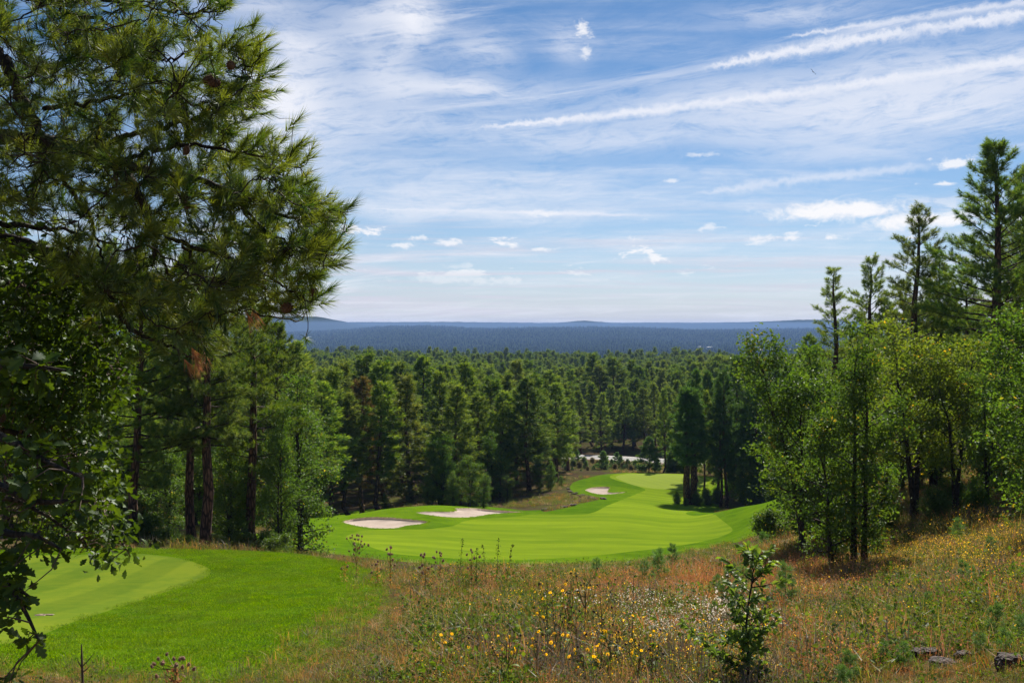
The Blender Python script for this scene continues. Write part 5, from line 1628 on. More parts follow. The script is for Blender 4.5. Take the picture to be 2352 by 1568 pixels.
def weed(dx, dtop, Y, seed, label, mk='forb', n=130, ls=.05, bend=.06, rad=.07):
    rng = np.random.default_rng(seed)
    p = P3(dx, dtop, Y); z0 = gz1(p[0], Y); h = p[2] - z0
    o = thing('weed_stalk', label, 'weed', (p[0], Y, z0), rng.uniform(0, 6.28), 1.0)
    g = Geo(); st = curve_pts(np.array([0, 0, -.05]), unit(np.array([rng.normal() * bend, rng.normal() * bend, 1.0])), h, bend, 8)
    g.tube(st, np.linspace(.010, .004, 8), 5)
    part('stem', g.mesh('stem', M['stem']), o)
    if n:
        g = Geo(); f = rng.random(n) ** .8
        q = np.stack([np.interp(f, np.linspace(0, 1, 8), st[:, i]) for i in range(3)], 1)
        specks(g, rng, q + rng.normal(size=(n, 3)) * rad * np.array([1, 1, .6]) * (1.25 - f)[:, None], ls, (0, 1), .3)
        tag(part('leaves', g.mesh('leaves', M[mk]), o), kind='stuff')


for i, (dx, dt, Y, lb) in enumerate([(1052, 1238, 32, 'leafy weed stalk rising above the rust-brown weeds'), (1118, 1262, 31, 'bushy leafy weed between two taller stalks'), (1140, 1235, 31.5, 'arching weed stalk with small leaves'),
                                     (1158, 1255, 31, 'slim leafy weed stalk right of the arching stalk'), (1095, 1268, 30.5, 'short leafy weed beside the thistles'), (1450, 1330, 15.5, 'straight dark stalk standing left of the young pines'), (2180, 1370, 20, 'dark leafy weed standing alone on the upper meadow slope')]):
    weed(dx, dt, Y, 1000 + i, lb, 'forb', 16 if i == 5 else 95, .06, .16, .075)
weed(1258, 1330, 16.2, 1020, 'dark spiky stalk left of the sunflower patch', 'forb', 90, .035, .03, .03)
weed(1497, 1478, 13.6, 1021, 'bare dark mullein stalk in the yellow flowers', 'forb', 0)
weed(1510, 1500, 13.5, 1022, 'short bare stalk next to the mullein stalk', 'forb', 0)

# dead sapling below the tee lawn
def dead_sapling():
    p = P3(188, 1478, 11.8); z0 = gz1(p[0], 11.8); h = p[2] - z0
    o = thing('dead_sapling', 'leafless dead brown sapling with two side twigs below the tee lawn', 'sapling', (p[0], 11.8, z0))
    g = Geo(); g.tube([[0, 0, -.1], [.01, 0, h * .4], [.0, 0, h * .75], [-.005, 0, h]], [.017, .015, .013, .006], 6); part('stem', g.mesh('stem', M['twig']), o)
    for d, z1 in (((.14, .02, .16), .62), ((-.06, 0, .12), .6), ((.10, 0, .09), .52)):
        g = Geo(); q = np.array([0, 0, h * z1]); g.tube([q, q + np.array(d) * .5 + [0, 0, -.01], q + np.array(d)], [.007, .006, .003], 4); part('twig', g.mesh('twig', M['twig']), o)


dead_sapling()

SEED = [pine(600 + i, 6.0, 1.7, .06, 20, 34, .85, .035, .07, 5, False, .9, 'needle_young', 'twig', 1.6, .7, 0, .9) for i in range(3)]


def seedling(dx, dtop, dbase, label, group=None, i=[0]):
    x, Y = cast(dx, dbase, 10, 60)
    p = P3(dx, dtop, Y); h = max(.3, p[2] - gz1(x, Y))
    i[0] += 1
    CLEAR.append((x, Y, h * .35))
    o = thing('pine_seedling', label, 'seedling', (x, Y, gz1(x, Y)), random.uniform(0, 6.28), h / 6.0, group)
    pr = SEED[i[0] % 3]
    part('stem', pr[0], o); part('needles', pr[1], o)


seedling(1480, 1290, 1345, 'young pine with stubby upright shoots in the rust-red patch')
seedling(1512, 1265, 1330, 'young pine beside the one with stubby shoots, nearer the fairway')
seedling(1545, 1255, 1300, 'small young pine at the meadow edge by the fairway')
seedling(1370, 1285, 1330, 'dark young pine behind the tallest sunflower')
seedling(1805, 1302, 1405, 'bushy young pine touching the oak sapling from behind')
seedling(1675, 1305, 1400, 'soft round young pine left of the oak sapling')
seedling(1705, 1308, 1395, 'thin young pine right behind the oak sapling')
seedling(1645, 1325, 1380, 'little pine seedling left of the soft round young pine')
sg = 'small pine seedling scattered on the upper meadow slope'
for dx, dt, db in [(1757, 1225, 1262), (1640, 1385, 1430), (2040, 1395, 1435), (2215, 1290, 1345), (2275, 1235, 1290), (2200, 1195, 1235), (2285, 1395, 1470), (2230, 1300, 1350), (2130, 1365, 1420), (2310, 1450, 1530), (2075, 1480, 1545), (2030, 1478, 1540), (1955, 1500, 1568), (2250, 1470, 1530), (2345, 1420, 1500), (1940, 1535, 1600), (2110, 1330, 1360)]:
    seedling(dx, dt, db, sg, 'pine seedlings on the upper meadow slope')

# ------------------------------------------------------------------ rocks, divot, bird
def rock_mesh(seed, sx, sy, sz):
    bm = bmesh.new(); bmesh.ops.create_icosphere(bm, subdivisions=3, radius=1.0)
    rng = np.random.default_rng(seed); off = rng.uniform(0, 50, 3)
    from mathutils import noise as mn
    for v in bm.verts:
        c = v.co.copy()
        q = 1 + .32 * mn.noise(c * 1.3 + Vector(off)) + .16 * mn.noise(c * 3.4 + Vector(off)) + .07 * mn.noise(c * 8 + Vector(off))
        c = c * q
        c.z = min(c.z, .62 + .12 * mn.noise(c * 2))
        v.co = Vector((c.x * sx, c.y * sy, c.z * sz))
    me = bpy.data.meshes.new('rock'); bm.to_mesh(me); bm.free()
    me.materials.append(M['rock'])
    return me


def lava_mat():
    m, t = new_mat('lava_rock')
    co = t.node('ShaderNodeTexCoord').outputs['Object']
    n1 = t.noise(co, 3.0, 6, .65); n2 = t.noise(co, 14.0, 5, .7)
    vo = t.node('ShaderNodeTexVoronoi', {'Vector': co, 'Scale': 22.0}).outputs[0]
    c = t.mix(t.ramp(n1, .35, .65), (0.016, 0.010, 0.008), (0.060, 0.026, 0.019))
    c = t.mix(t.ramp(n2, .72, .84), c, (0.10, 0.09, 0.08))
    bp = t.node('ShaderNodeBump', {'Strength': .9, 'Distance': .04, 'Height': t.add(t.mul(n2, .7), vo)}).outputs[0]
    b = t.node('ShaderNodeBsdfPrincipled', {'Base Color': c, 'Roughness': .9, 'Normal': bp})
    t.node('ShaderNodeOutputMaterial', {'Surface': b.outputs[0]})
    return m
M['rock'] = lava_mat()
for i, (dx, dy, w, hgt, lb) in enumerate([(2128, 1522, 82, .55, 'broad dark red lava rock with a mossy top among the seedlings'), (2165, 1540, 66, .28, 'flat rock with a pale edge against the broad lava rock'), (2212, 1525, 44, .6, 'dark rounded rock right of the broad lava rock'),
                                          (2150, 1482, 30, .7, 'pointed black rock above the broad lava rock'), (2250, 1508, 22, .6, 'small black rock above the dark rounded rock'), (2325, 1555, 80, .55, 'large black rock pile sunk in shadow at the meadow edge'), (1890, 1545, 26, .5, 'small dark rock among dead twigs in the meadow')]):
    x, Y = cast(dx, dy, 9, 40)
    r = w * K / FPX * Y * .5
    CLEAR.append((x, Y, r * 1.15))
    o = part('rock', rock_mesh(i + 40, r, r * .75, r * hgt * 1.5), None, (x, Y, gz1(x, Y) + r * .08), (0, 0, random.uniform(-.3, .3)))
    tag(o, lb, 'rock')
RS = [rock_mesh(60 + i, .55, .45, .35) for i in range(3)]
for i, (zx, zy) in enumerate([(330, 572), (350, 608), (400, 632), (430, 618), (500, 650), (480, 660), (370, 768), (300, 782), (330, 775), (70, 812), (45, 820), (740, 690), (470, 722), (625, 690), (410, 758), (270, 790)]):
    px_, py_ = zmap([(zx, zy)], 1350, 1100, 4.704)[0]
    x, Y = cast(px_, py_, 110, 200)
    o = part('rock', RS[i % 3], None, (x, Y, gz1(x, Y) + .05), (0, 0, random.uniform(0, 6)), random.uniform(.45, 1.0))
    tag(o, 'dark rock on the dry bank below the small bright bunker', 'rock', 'rocks on the dry bank')


def divot():
    x, Y = cast(100, 1411, 12, 40)
    rng = np.random.default_rng(4)
    n = 16; az = np.arange(n) * 2 * math.pi / n
    r = .17 * (1 + .25 * rng.normal(size=n)); V = [(0, 0, -.01)] + [(math.cos(a) * q, math.sin(a) * q * .8, .012) for a, q in zip(az, r)]
    V += [(math.cos(a) * q * 1.25, math.sin(a) * q, -.01) for a, q in zip(az, r)]
    F = [[0, 1 + j, 1 + (j + 1) % n] for j in range(n)] + [[1 + j, 1 + n + j, 1 + n + (j + 1) % n] for j in range(n)] + [[1 + j, 1 + n + (j + 1) % n, 1 + (j + 1) % n] for j in range(n)]
    V = [(a, b, c + gz1(x + a, Y + b) - gz1(x, Y)) for a, b, c in V]
    g = Geo(); g.add(V, F)
    o = part('divot', g.mesh('divot', flat_mat('bare_soil', (.05, .035, .025), (.22, .16, .11), 9)), None, (x, Y, gz1(x, Y) + .006))
    tag(o, 'small bare brown divot in the striped turf of the tee', 'divot')


divot()


def bird():
    p = P3(1868, 165, 120)
    m = flat_mat('dark_plumage', (.02, .018, .016), (.04, .035, .03), 8)
    o = thing('bird', 'dark bird gliding under the condensation trails', 'bird', tuple(p), R(20))
    o.rotation_euler = (R(20), R(38), R(25))
    o.scale = (.6,) * 3
    rng = np.random.default_rng(2)
    g = Geo(); g.tube([[0, -.26, 0], [0, -.18, .01], [0, 0, .015], [0, .15, .01], [0, .24, 0], [0, .36, 0]], [.01, .045, .065, .05, .03, .045], 7); part('body', g.mesh('body', m, True), o)
    for s in (-1, 1):
        g = Geo(); V = []
        for t_, c, z_ in ((0, .17, 0), (.3, .20, .05), (.6, .15, .09), (.85, .05, .08)):
            V += [(s * t_, -c * .5 + .02 * t_, z_), (s * t_, c * .5 + .1 * t_, z_), (s * t_, 0, z_ + .02)]
        F = []
        for i in range(3):
            b = i * 3
            for u, v in ((0, 2), (2, 1), (1, 0)):
                F += [[b + u, b + v, b + 3 + v], [b + u, b + 3 + v, b + 3 + u]]
        g.add(V, F); part('wing', g.mesh('wing', m), o)


bird()


meadow()
# ------------------------------------------------------------------ oak sapling and the two trees framing the view
def lobed_leaf(fine=True):
    """rounded-lobed oak leaf, unit length along +Y, normal +Z; V, F"""
    t_ = np.linspace(0, 1, 22 if fine else 12)
    env = .34 * np.sin(np.pi * np.clip(t_, 0, 1) ** 1.25) ** .75 + .02
    nl = 3.6
    lob = .50 + .50 * np.abs(np.sin(np.pi * nl * t_ + .35))
    w = env * lob * (1 + 0 * t_)
    w[0] = .015; w[-1] = .02
    sl = .07 * np.abs(np.sin(np.pi * nl * t_ + .35))
    z = .05 * np.sin(t_ * 3.0) - .10 * t_ ** 2
    n = len(t_)
    Rr = np.stack([w, t_ + sl, z + w * .22], 1); C = np.stack([0 * t_, t_, z], 1); L = np.stack([-w, t_ + sl, z + w * .22], 1)
    V = np.concatenate([Rr, C, L]); F = []
    for i in range(n - 1):
        F += [[i, i + 1, n + i + 1], [i, n + i + 1, n + i], [n + i, n + i + 1, 2 * n + i + 1], [n + i, 2 * n + i + 1, 2 * n + i]]
    V[:, 1] += .12
    # stalk
    V = np.concatenate([V, [[-.008, 0, 0], [.008, 0, 0]]]); k = len(V)
    F.append([k - 2, k - 1, n])
    return V, np.array(F)


def frames(Nrm, Tan):
    B = np.cross(Tan, Nrm)
    return np.stack([B, Tan, Nrm], 2)          # columns


def leaf_cloud(g, Pos, Nrm, Tan, size, tint, fine=False):
    LV, LF = lobed_leaf(fine)
    Fm = frames(Nrm, Tan)
    V = Pos[:, None, :] + np.einsum('nij,vj->nvi', Fm, LV) * size[:, None, None]
    n, k = len(Pos), len(LV)
    F = (np.arange(n)[:, None, None] * k + LF[None]).reshape(-1, 3)
    g.add(V.reshape(-1, 3), F, np.repeat(tint, k))


def rand_frames(rng, n, up=.8, out=None, droop=.25):
    N_ = unit(rng.normal(size=(n, 3)) * .6 + np.array([0, 0, up]))
    T = rng.normal(size=(n, 3)) * .7 if out is None else out + rng.normal(size=(n, 3)) * .55
    T[:, 2] -= droop
    T = unit(T - (T * N_).sum(1, keepdims=True) * N_)
    return N_, T


M['oak_sapling'] = leaf_mat('sapling_leaves', (0.045, 0.095, 0.016), (0.125, 0.175, 0.022), 0.46, 0.02, 0.5, (1.2, 1.25, 0.4), 0.16)


def oak_sapling():
    rng = np.random.default_rng(33)
    x, Y = -0.0, 13.6
    p = P3(1722, 1268, Y); x = p[0]
    z0 = gz1(x, Y); h = p[2] - z0
    o = thing('oak_sapling', 'young oak sapling with lobed leaves standing alone in the foreground meadow', 'sapling', (x, Y, z0))
    g = Geo()
    s = np.linspace(0, 1, 9)
    st = np.stack([-.06 + .10 * s + .03 * np.sin(s * 9), .05 * s, -.1 + (h + .1) * s], 1)
    g.tube(st, np.linspace(.026, .006, 9), 6)
    Pn, On = [], []
    for k in range(48):
        f = rng.uniform(.12, .97); q = np.array([np.interp(f, s, st[:, i]) for i in range(3)])
        az = rng.uniform(0, 6.28); el = rng.uniform(.15, .9); L = rng.uniform(.3, 1.0) * (1.2 - .8 * f)
        d = np.array([math.cos(az) * math.cos(el), math.sin(az) * math.cos(el) * .8, math.sin(el)])
        bp = curve_pts(q, d, L, .05, 6)
        g.tube(bp, np.linspace(.009, .003, 6), 4)
        for b in range(int(7 + L * 30)):
            i = rng.uniform(1.2, 5); j = min(int(i), 4)
            Pn.append(bp[j] * (1 - (i - j)) + bp[j + 1] * (i - j)); On.append(d)
    for k in range(90):
        Pn.append(np.array([rng.normal() * .2, rng.normal() * .1, h * rng.uniform(.12, .5)])); On.append(unit(rng.normal(size=3)))
    Pn, On = np.array(Pn), np.array(On)
    N_, T = rand_frames(rng, len(Pn), .7, On)
    so = part('stem', g.mesh('stem', M['bark_oak'], True), o)
    me = []
    for k in range(4):
        LV, LF = lobed_leaf(False); gg = Geo(); gg.add(LV, LF, [.2, .45, .7, .95][k]); me.append(gg.mesh('leaf', M['oak_sapling']))
    Fm = frames(N_, T)
    for k in range(min(len(Pn), 300)):
        mt = Matrix(Fm[k].tolist()).to_euler()
        part('leaf', me[k % 4], so, tuple(Pn[k]), mt, rng.uniform(.07, .12))
    if len(Pn) > 300:
        g = Geo(); leaf_cloud(g, Pn[300:], N_[300:], T[300:], rng.uniform(.07, .12, len(Pn) - 300), rng.random(len(Pn) - 300))
        tag(part('leaves', g.mesh('leaves', M['oak_sapling']), o), kind='stuff')


oak_sapling()


def in_poly_px(rng, poly, n):
    poly = np.array(poly, float)
    lo, hi = poly.min(0), poly.max(0)
    out = []
    while len(out) < n:
        c = rng.uniform(lo, hi, (n * 2, 2)); c = c[inside(poly, c)]
        out += c.tolist()
    return np.array(out[:n])


def ray_pts(px_, Y):
    return np.stack([(px_[:, 0] * K - 512) / FPX * Y, Y, (HV - px_[:, 1] * K) / FPX * Y], 1)


def near_oak():
    rng = np.random.default_rng(71)
    tx, ty = -6.6, 9.5
    z0 = gz1(tx, ty)
    o = thing('oak_tree', 'near oak whose lobed leaves hang in from the edge beside the tee', 'tree', (0, 0, 0))
    g = Geo()
    trunk = catpath([(tx, ty, z0 - .4), (tx + .1, ty, z0 + 1.2), (tx - .1, ty + .1, z0 + 2.6), (tx + .1, ty, z0 + 4.2), (tx, ty + .2, z0 + 6.0)], 5)
    g.tube(trunk, np.linspace(.20, .07, len(trunk)), 9)
    part('trunk', g.mesh('trunk', M['bark_oak'], True), o)
    # boughs: (pixel x, y, distance)
    B = [[(-260, 880, 8.6), (-80, 830, 7.4), (20, 838, 6.9), (90, 842, 6.7), (150, 850, 6.6)],
         [(-260, 1000, 8.6), (-90, 985, 7.4), (20, 1010, 6.9), (70, 1040, 6.8), (130, 1070, 6.7), (190, 1095, 6.6)],
         [(-260, 1100, 8.6), (-90, 1090, 7.6), (10, 1120, 7.0), (80, 1150, 6.8), (150, 1150, 6.7), (205, 1150, 6.7)],
         [(-260, 1150, 8.6), (-90, 1170, 7.6), (10, 1220, 7.0), (80, 1230, 6.8), (140, 1260, 6.7)],
         [(-260, 1200, 8.6), (-60, 1270, 7.2), (0, 1330, 6.9), (50, 1390, 6.8), (90, 1470, 6.7)],
         [(-200, 1290, 8.0), (-60, 1320, 7.2), (20, 1340, 6.9), (70, 1370, 6.9)],
         [(-260, 700, 11), (-60, 640, 11.3), (60, 660, 11.5), (160, 690, 11.7), (240, 740, 11.8)],
         [(-260, 850, 11), (-40, 820, 11.4), (100, 830, 11.6), (200, 840, 11.8), (280, 850, 11.9)],
         [(-260, 950, 10.6), (-40, 980, 11), (100, 1020, 11.3), (180, 1100, 11.5), (250, 1200, 11.7), (290, 1260, 11.8)],
         [(-260, 600, 11), (-40, 540, 11.4), (50, 570, 11.6), (120, 600, 11.8)],
         [(-260, 1120, 10.6), (-20, 1140, 11), (100, 1180, 11.3), (200, 1250, 11.5)]]
    S, BO = [], []
    for k, b in enumerate(B):
        w = np.array([P3(*q) for q in b]); w[0] = np.array([tx, ty, np.clip(w[0][2], z0 + 1, z0 + 6)])
        w = catpath(w, 6)
        g = Geo(); g.tube(w, np.linspace(.045, .008, len(w)), 6)
        BO.append(part('branch', g.mesh('branch', M['bark_oak'], True), o))
        S.append(w[len(w) // 4:])
    S1, S2 = np.concatenate(S[:6]), np.concatenate(S[6:])
    near = [([(0, 800), (60, 815), (130, 832), (152, 860), (120, 882), (40, 880), (0, 872)], 7, 6.5, 6.9), ([(0, 1000), (60, 992), (140, 1012), (208, 1032), (224, 1070), (200, 1110), (214, 1150), (190, 1172), (120, 1170), (60, 1188), (0, 1200)], 22, 6.3, 7.1),
            ([(0, 1190), (50, 1182), (130, 1200), (178, 1250), (168, 1288), (110, 1298), (60, 1262), (30, 1300), (0, 1350)], 14, 6.4, 7.1), ([(0, 1300), (50, 1312), (88, 1350), (98, 1400), (60, 1400), (108, 1455), (108, 1492), (60, 1486), (20, 1440), (0, 1430)], 13, 6.4, 7.0),
            ([(-220, 800), (-20, 800), (-20, 1420), (-220, 1400)], 22, 6.6, 8.0), ([(0, 1510), (30, 1510), (60, 1545), (70, 1600), (0, 1600)], 3, 6.6, 7.0)]
    tw = Geo(); Pn, On = [], []
    for poly, nc, ya, yb in near:
        c = in_poly_px(rng, poly, nc); W = ray_pts(c, rng.uniform(ya, yb, nc))
        for q in W:
            r = S1[int(np.argmin(((S1 - q) ** 2).sum(1)))]
            tw.tube(np.array([r, (r + q) / 2 + rng.normal(size=3) * .02 + [0, 0, .02], q]), [.006, .005, .003], 4)
            d = unit(q - r + np.array([.02, 0, 0]))
            for m in range(rng.integers(5, 8)):
                Pn.append(q + rng.normal(size=3) * .028 - d * rng.uniform(0, .06)); On.append(d * .5 + unit(rng.normal(size=3)))
    Pn, On = np.array(Pn), np.array(On)
    idx = np.argsort(-(Pn[:, 0] / Pn[:, 1]))      # those that reach into view first
    Pn, On = Pn[idx], On[idx]
    N_, T = rand_frames(rng, len(Pn), .75, On, .35)
    sz = rng.uniform(.085, .135, len(Pn))
    me = []
    LV, LF = lobed_leaf(True)
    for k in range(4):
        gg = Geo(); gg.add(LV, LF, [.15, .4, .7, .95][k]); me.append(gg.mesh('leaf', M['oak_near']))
    Fm = frames(N_, T)
    for k in range(min(300, len(Pn))):
        bi = int(np.argmin([np.min(((w_ - Pn[k]) ** 2).sum(1)) for w_ in S[:6]]))
        part('leaf', me[k % 4], BO[bi], tuple(Pn[k]), Matrix(Fm[k].tolist()).to_euler(), float(sz[k]))
    gl = Geo()
    leaf_cloud(gl, Pn[300:], N_[300:], T[300:], sz[300:], rng.random(max(0, len(Pn) - 300)))
    mass = [([(0, 480), (60, 550), (140, 590), (200, 640), (265, 720), (298, 800), (288, 880), (275, 950), (238, 1000), (248, 1090), (268, 1200), (298, 1265), (232, 1290), (190, 1270), (210, 1200), (180, 1100), (100, 950), (0, 930)], 330, 10.2, 13.4),
            ([(0, 600), (150, 640), (240, 760), (240, 1000), (230, 1250), (120, 1250), (0, 1240)], 240, 10.5, 14.0), ([(-420, 300), (-10, 440), (-10, 1250), (-420, 1200)], 170, 9.5, 14.0)]
    for poly, nc, ya, yb in mass:
        c = in_poly_px(rng, poly, nc); W = ray_pts(c, rng.uniform(ya, yb, nc))
        for q in W:
            r = S2[int(np.argmin(((S2 - q) ** 2).sum(1)))]
            tw.tube(np.array([r, (r + q) / 2 + rng.normal(size=3) * .06, q]), [.010, .007, .003], 3)
            m = int(rng.integers(11, 20))
            pp = q + rng.normal(size=(m, 3)) * .12
            n_, t_ = rand_frames(rng, m, .7)
            leaf_cloud(gl, pp, n_, t_, rng.uniform(.07, .125, m), np.clip(rng.random(m) * .9, 0, 1))
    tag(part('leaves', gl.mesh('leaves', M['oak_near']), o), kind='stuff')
    tag(part('twigs', tw.mesh('twigs', M['twig']), o), kind='stuff')


near_oak()


def near_pine():
    rng = np.random.default_rng(55)
    o = thing('pine_tree', 'near pine whose long-needled boughs frame the sky above the tee', 'tree', (0, 0, 0))
    tx, ty = -8.6, 11.5
    z0 = gz1(tx, ty)
    g = Geo()
    tp = catpath([(tx, ty, z0 - .5), (tx, ty, z0 + 3), (tx + .15, ty + .1, z0 + 7), (tx + .1, ty, z0 + 11), (tx + .3, ty, z0 + 16)], 6)
    g.tube(tp, np.linspace(.36, .12, len(tp)), 12)
    part('trunk', g.mesh('trunk', M['bark'], True), o)
    L = [([(-420, -60, 11.3), (-160, 40, 10.8), (0, 130, 10.4), (30, 185, 10.3), (70, 260, 10.2), (110, 340, 10.1)], .085, .04),
         ([(-420, 240, 11.3), (-120, 300, 10.4), (60, 322, 10), (150, 332, 9.9), (215, 346, 9.8), (262, 375, 9.7), (305, 425, 9.6), (335, 480, 9.5), (353, 540, 9.5), (356, 600, 9.6)], .095, .022),
         ([(240, 360, 9.75), (330, 388, 9.6), (420, 402, 9.5), (520, 432, 9.4), (600, 470, 9.3), (680, 500, 9.2), (770, 482, 9.1)], .045, .009),
         ([(345, 520, 9.5), (420, 560, 9.5), (500, 582, 9.4), (580, 612, 9.4), (650, 655, 9.3), (700, 688, 9.2)], .026, .008),
         ([(-420, 480, 11.3), (-120, 520, 10.9), (60, 560, 10.7), (172, 600, 10.6), (215, 635, 10.5), (245, 680, 10.4), (285, 735, 10.3), (330, 770, 10.3), (385, 790, 10.2), (445, 825, 10.1)], .07, .010),
         ([(110, 0, 10.2), (200, -4, 10.1), (275, 6, 10), (325, 15, 9.9), (400, 27, 9.8), (490, 27, 9.7), (530, 18, 9.6)], .025, .007),
         ([(150, 30, 10.2), (240, 50, 10.1), (305, 95, 10), (337, 127, 9.9), (383, 135, 9.8), (420, 126, 9.8), (478, 97, 9.7), (505, 80, 9.7)], .022, .006),
         ([(215, 346, 9.8), (300, 310, 9.8), (400, 284, 9.7), (440, 277, 9.7), (480, 250, 9.6), (528, 218, 9.6), (555, 172, 9.5), (598, 128, 9.5)], .032, .007),
         ([(100, 250, 10.3), (200, 235, 10.2), (300, 215, 10.1), (400, 210, 10), (470, 190, 9.9), (580, 200, 9.8)], .028, .007),
         ([(262, 375, 9.7), (350, 348, 9.7), (430, 332, 9.6), (520, 345, 9.5), (600, 360, 9.4), (690, 385, 9.3)], .026, .007),
         ([(-420, 400, 11.3), (-100, 500, 11), (60, 520, 10.9), (160, 530, 10.8), (260, 560, 10.7)], .045, .010),
         ([(335, 480, 9.5), (372, 600, 9.7), (420, 690, 9.9), (450, 770, 10), (458, 815, 10)], .02, .006),
         ([(420, 560, 9.5), (470, 640, 9.6), (520, 690, 9.7), (580, 712, 9.7)], .018, .006),
         ([(110, 340, 10.1), (150, 420, 10.2), (205, 500, 10.2), (235, 580, 10.2), (260, 650, 10.2)], .03, .008),
         ([(520, 432, 9.4), (600, 520, 9.3), (680, 570, 9.2), (750, 585, 9.1)], .018, .006),
         ([(30, 185, 10.3), (120, 150, 10.4), (220, 120, 10.3), (300, 60, 10.3)], .026, .008),
         ([(285, 735, 10.3), (250, 700, 10.6), (330, 690, 10.8), (420, 700, 11), (520, 735, 11)], .018, .006)]
    S, Sd, BO = [], [], []
    for k, (b, r0, r1) in enumerate(L):
        w = np.array([P3(*q) for q in b])
        if b[0][0] == -420:
            w[0] = np.array([tx + .1, ty, w[0][2]])
        w = catpath(w, 8)
        w[1:-1] += rng.normal(size=(len(w) - 2, 3)) * .012
        g = Geo(); g.tube(w, np.linspace(r0, r1, len(w)), 8 if r0 > .04 else 5)
        BO.append(part('branch', g.mesh('branch', M['bark_dark'], True), o))
        S.append(w); Sd.append(unit(np.gradient(w, axis=0)))
    Sp, Sdir = np.concatenate(S), np.concatenate(Sd)
    crown = [(-10, -40), (480, -40), (520, 5), (505, 35), (440, 45), (420, 90), (455, 80), (500, 85), (560, 105), (608, 118), (605, 195), (575, 260), (545, 300), (600, 320), (640, 330), (690, 365), (705, 440), (790, 470), (790, 500), (755, 535), (785, 570), (770, 605), (735, 640), (730, 690), (690, 712), (640, 725), (600, 735), (540, 745), (500, 790),
             (470, 835), (430, 800), (330, 770), (280, 720), (150, 640), (-10, 560)]
    n = 2500
    cc = in_poly_px(rng, crown, 560)
    c = np.repeat(cc, 6, 0) + rng.normal(size=(560 * 6, 2)) * np.array([15.0, 13.0])
    n = len(c)
    Yc = np.repeat(rng.uniform(8.7, 12.2, 560), 6) + rng.normal(size=n) * .13
    # gaps where the sky shows through
    hole = (vnoise(c[:, 0], c[:, 1], 1 / 62., 41) + .55 * vnoise(c[:, 0], c[:, 1], 1 / 27., 42)) < -0.25
    inner = (c[:, 0] < 480) & (c[:, 1] < 620)
    kp = (~(hole & inner) | (rng.random(n) < .12)) & inside(np.array(crown, float), c)
    c, Yc = c[kp], Yc[kp]
    n = len(c)
    W = ray_pts(c, Yc)
    # more brushes right on the boughs
    k = rng.integers(0, len(Sp), 420)
    W = np.concatenate([W, Sp[k] + rng.normal(size=(420, 3)) * .14])
    # the tree goes on above and to the left of the view
    c2 = in_poly_px(rng, [(-620, -620), (420, -620), (470, -40), (-10, -40), (-10, 560), (-620, 560)], 650)
    W2 = ray_pts(c2, rng.uniform(8.5, 14.0, 650))
    c3 = in_poly_px(rng, [(-260, -320), (150, -300), (300, -40), (280, 260), (240, 430), (120, 540), (-260, 560)], 170)  # far-side boughs added to keep the sun off the oak leaves
    W2 = np.concatenate([W2, ray_pts(c3, rng.uniform(12.0, 16.5, 170))])
    tw = Geo()
    # secondary boughs so that every brush hangs on a short twig
    sec = np.concatenate([W[rng.permutation(len(W))[:330]], W2[rng.permutation(len(W2))[:150]]])
    for q in sec[np.argsort([np.min(((Sp - s_) ** 2).sum(1)) for s_ in sec])]:
        i = int(np.argmin(((Sp - q) ** 2).sum(1)))
        r, bd = Sp[i], Sdir[i]
        dl = np.linalg.norm(q - r)
        if dl < .15: continue
        mid = r + bd * dl * .25 + (q - r) * .42 + rng.normal(size=3) * .05 * dl
        w = catpath([r, mid, q], 5); w[1:-1] += rng.normal(size=(len(w) - 2, 3)) * .012
        tw.tube(w, np.linspace(.007 + .004 * min(dl, 1.5), .004, len(w)), 4)
        Sp = np.concatenate([Sp, w[2:]]); Sdir = np.concatenate([Sdir, unit(np.gradient(w, axis=0))[2:]])
    def twigs(Wp, nn, ln, wd):
        Ps, Ds, Ts = [], [], []
        for q in Wp:
            i = int(np.argmin(((Sp - q) ** 2).sum(1)))
            r, bd = Sp[i], Sdir[i]
            v = q - r; dl = np.linalg.norm(v)
            mid = r + bd * dl * .15 + v * .42 + np.array([0, 0, -.04 * dl]) + rng.normal(size=3) * .03 * dl
            pts = np.array([r, (r + mid) / 2 + rng.normal(size=3) * .03 * dl, mid, (mid + q) / 2 + rng.normal(size=3) * .03 * dl, q])
            if dl > .05:
                tw.tube(pts, np.linspace(.004 + .004 * min(dl, 1.5), .0035, 5), 3)
            d = unit(q - mid + 1e-6) * .8 + np.array([.12, 0, .34]) + rng.normal(size=3) * .28
            Ps.append(q); Ds.append(d); Ts.append(rng.random())
        return np.array(Ps), unit(np.array(Ds)), np.array(Ts)
    gn = Geo()
    Ps, Ds, Ts = twigs(W, 0, 0, 0)
    tufts(gn, Ps, Ds, rng, 56, .145, .0066, .14, .95, Ts * .84, .2, .06)
    Ps2, Ds2, Ts2 = twigs(W2, 0, 0, 0)
    tufts(gn, Ps2, Ds2, rng, 40, .22, .012, .2, 1.0, Ts2 * .84, .2, .06)
    # brushes along the rim point outwards
    rim = [(520, 8), (500, 30), (462, 82), (520, 95), (560, 108), (606, 120), (606, 180), (590, 225), (560, 275), (598, 322), (640, 332), (670, 350), (700, 372), (706, 420), (795, 478), (760, 480), (745, 535), (782, 570), (770, 600), (730, 680), (725, 640), (700, 700), (660, 715), (690, 420), (640, 400), (560, 330), (585, 150), (540, 200), (720, 560), (750, 500), (715, 600), (690, 640)]
    Wr = ray_pts(np.array(rim, float), rng.uniform(9.0, 9.6, len(rim)))
    Wr = np.concatenate([Wr, Wr + rng.normal(size=Wr.shape) * .09 - [.06, 0, 0], Wr + rng.normal(size=Wr.shape) * .14 - [.14, 0, 0]])
    Pr, Dr, Tr = twigs(Wr, 0, 0, 0)
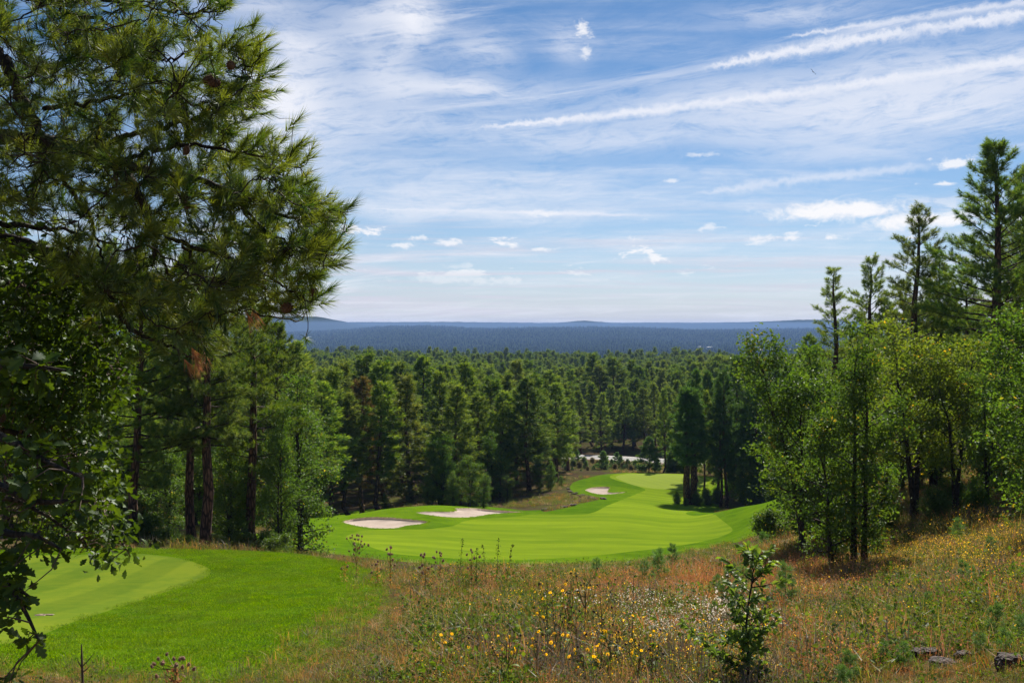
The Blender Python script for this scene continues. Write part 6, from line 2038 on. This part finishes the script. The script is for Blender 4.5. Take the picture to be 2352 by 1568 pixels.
    Dr = unit(Dr * .6 + np.array([.75, 0, .25]))
    tufts(gn, Pr - Dr * .05, Dr, rng, 80, .17, .0065, .20, .8, Tr * .6 + .1, .3, .06)
    tag(part('needles', gn.mesh('needles', M['needle_near']), o), kind='stuff')
    # bare crooked twigs
    for i in rng.integers(0, len(Sp), 420):
        r = Sp[i]; d = unit(rng.normal(size=3) + np.array([.2, 0, -.25])); l = rng.uniform(.12, .42)
        p = np.cumsum(np.concatenate([[r], (d + rng.normal(size=(5, 3)) * .45) * l / 5]), 0)
        tw.tube(p, np.linspace(.005, .002, 6), 3)
    tag(part('twigs', tw.mesh('twigs', M['bark_dark']), o), kind='stuff')
    for px_, nn in (((452, 800), 3), ((575, 712), 2), ((430, 828), 2)):
        g = Geo(); q = P3(*px_, 9.9)
        tufts(g, q + rng.normal(size=(nn, 3)) * .05, unit(np.array([[.4, 0, -1.0]]) + rng.normal(size=(nn, 3)) * .3), rng, 44, .17, .005, .1, .6, np.full(nn, .5))
        tag(part('dead_needles', g.mesh('dead_needles', M['needle_dead']), o, label='brush of dead rust-red needles'), kind='stuff')
    # cones
    g = Geo(); ball(g, np.zeros(3), .032, rng, 8, 6, .1, 1.45)
    for z_ in np.linspace(-.035, .035, 6):
        m = 8; az = np.arange(m) * 2 * math.pi / m + z_ * 40; rr = .034 * math.sqrt(max(.05, 1 - (z_ / .05) ** 2))
        V, F = kites(np.stack([np.cos(az) * rr * .7, np.sin(az) * rr * .7, np.full(m, z_)], 1), unit(np.stack([np.cos(az) * .3, np.sin(az) * .3, np.full(m, 1.0)], 1)), unit(np.stack([np.cos(az), np.sin(az), np.full(m, .35)], 1)), .022, .022)
        g.add(V, F)
    cm = g.mesh('pine_cone', M['cone'])
    for dx, dy in ((478, 182), (492, 190), (722, 672), (660, 705), (428, 345), (530, 150), (610, 470), (430, 470)):
        q = P3(dx, dy, 9.15)
        bi = int(np.argmin([np.min(((w_ - q) ** 2).sum(1)) for w_ in S]))
        part('pine_cone', cm, BO[bi], tuple(q), (rng.uniform(0, 2), 0, rng.uniform(0, 6)), rng.uniform(.9, 1.3))


near_pine()
# ------------------------------------------------------------------ air
def build_haze():
    x0, x1, y0, y1, z0, z1 = -34500, 34500, -180, 14500, -112, 26
    V = [(x, y, z) for z in (z0, z1) for y in (y0, y1) for x in (x0, x1)]
    F = [(0, 2, 3, 1), (4, 5, 7, 6), (0, 1, 5, 4), (2, 6, 7, 3), (0, 4, 6, 2), (1, 3, 7, 5)]
    m, t = new_mat('haze_air')
    v = t.node('ShaderNodeVolumePrincipled', {'Color': (0.30, 0.50, 0.95, 1), 'Density': HAZE_D, 'Anisotropy': 0.0})
    t.node('ShaderNodeOutputMaterial', {'Volume': v.outputs[0]})
    me = mesh_np('haze', np.array(V), np.array(F), m)
    o = part('haze', me, None)
    tag(o, 'pale blue air between the near trees and the far wooded hills', kind='stuff')


HAZE_D = 0.75e-4
build_haze()
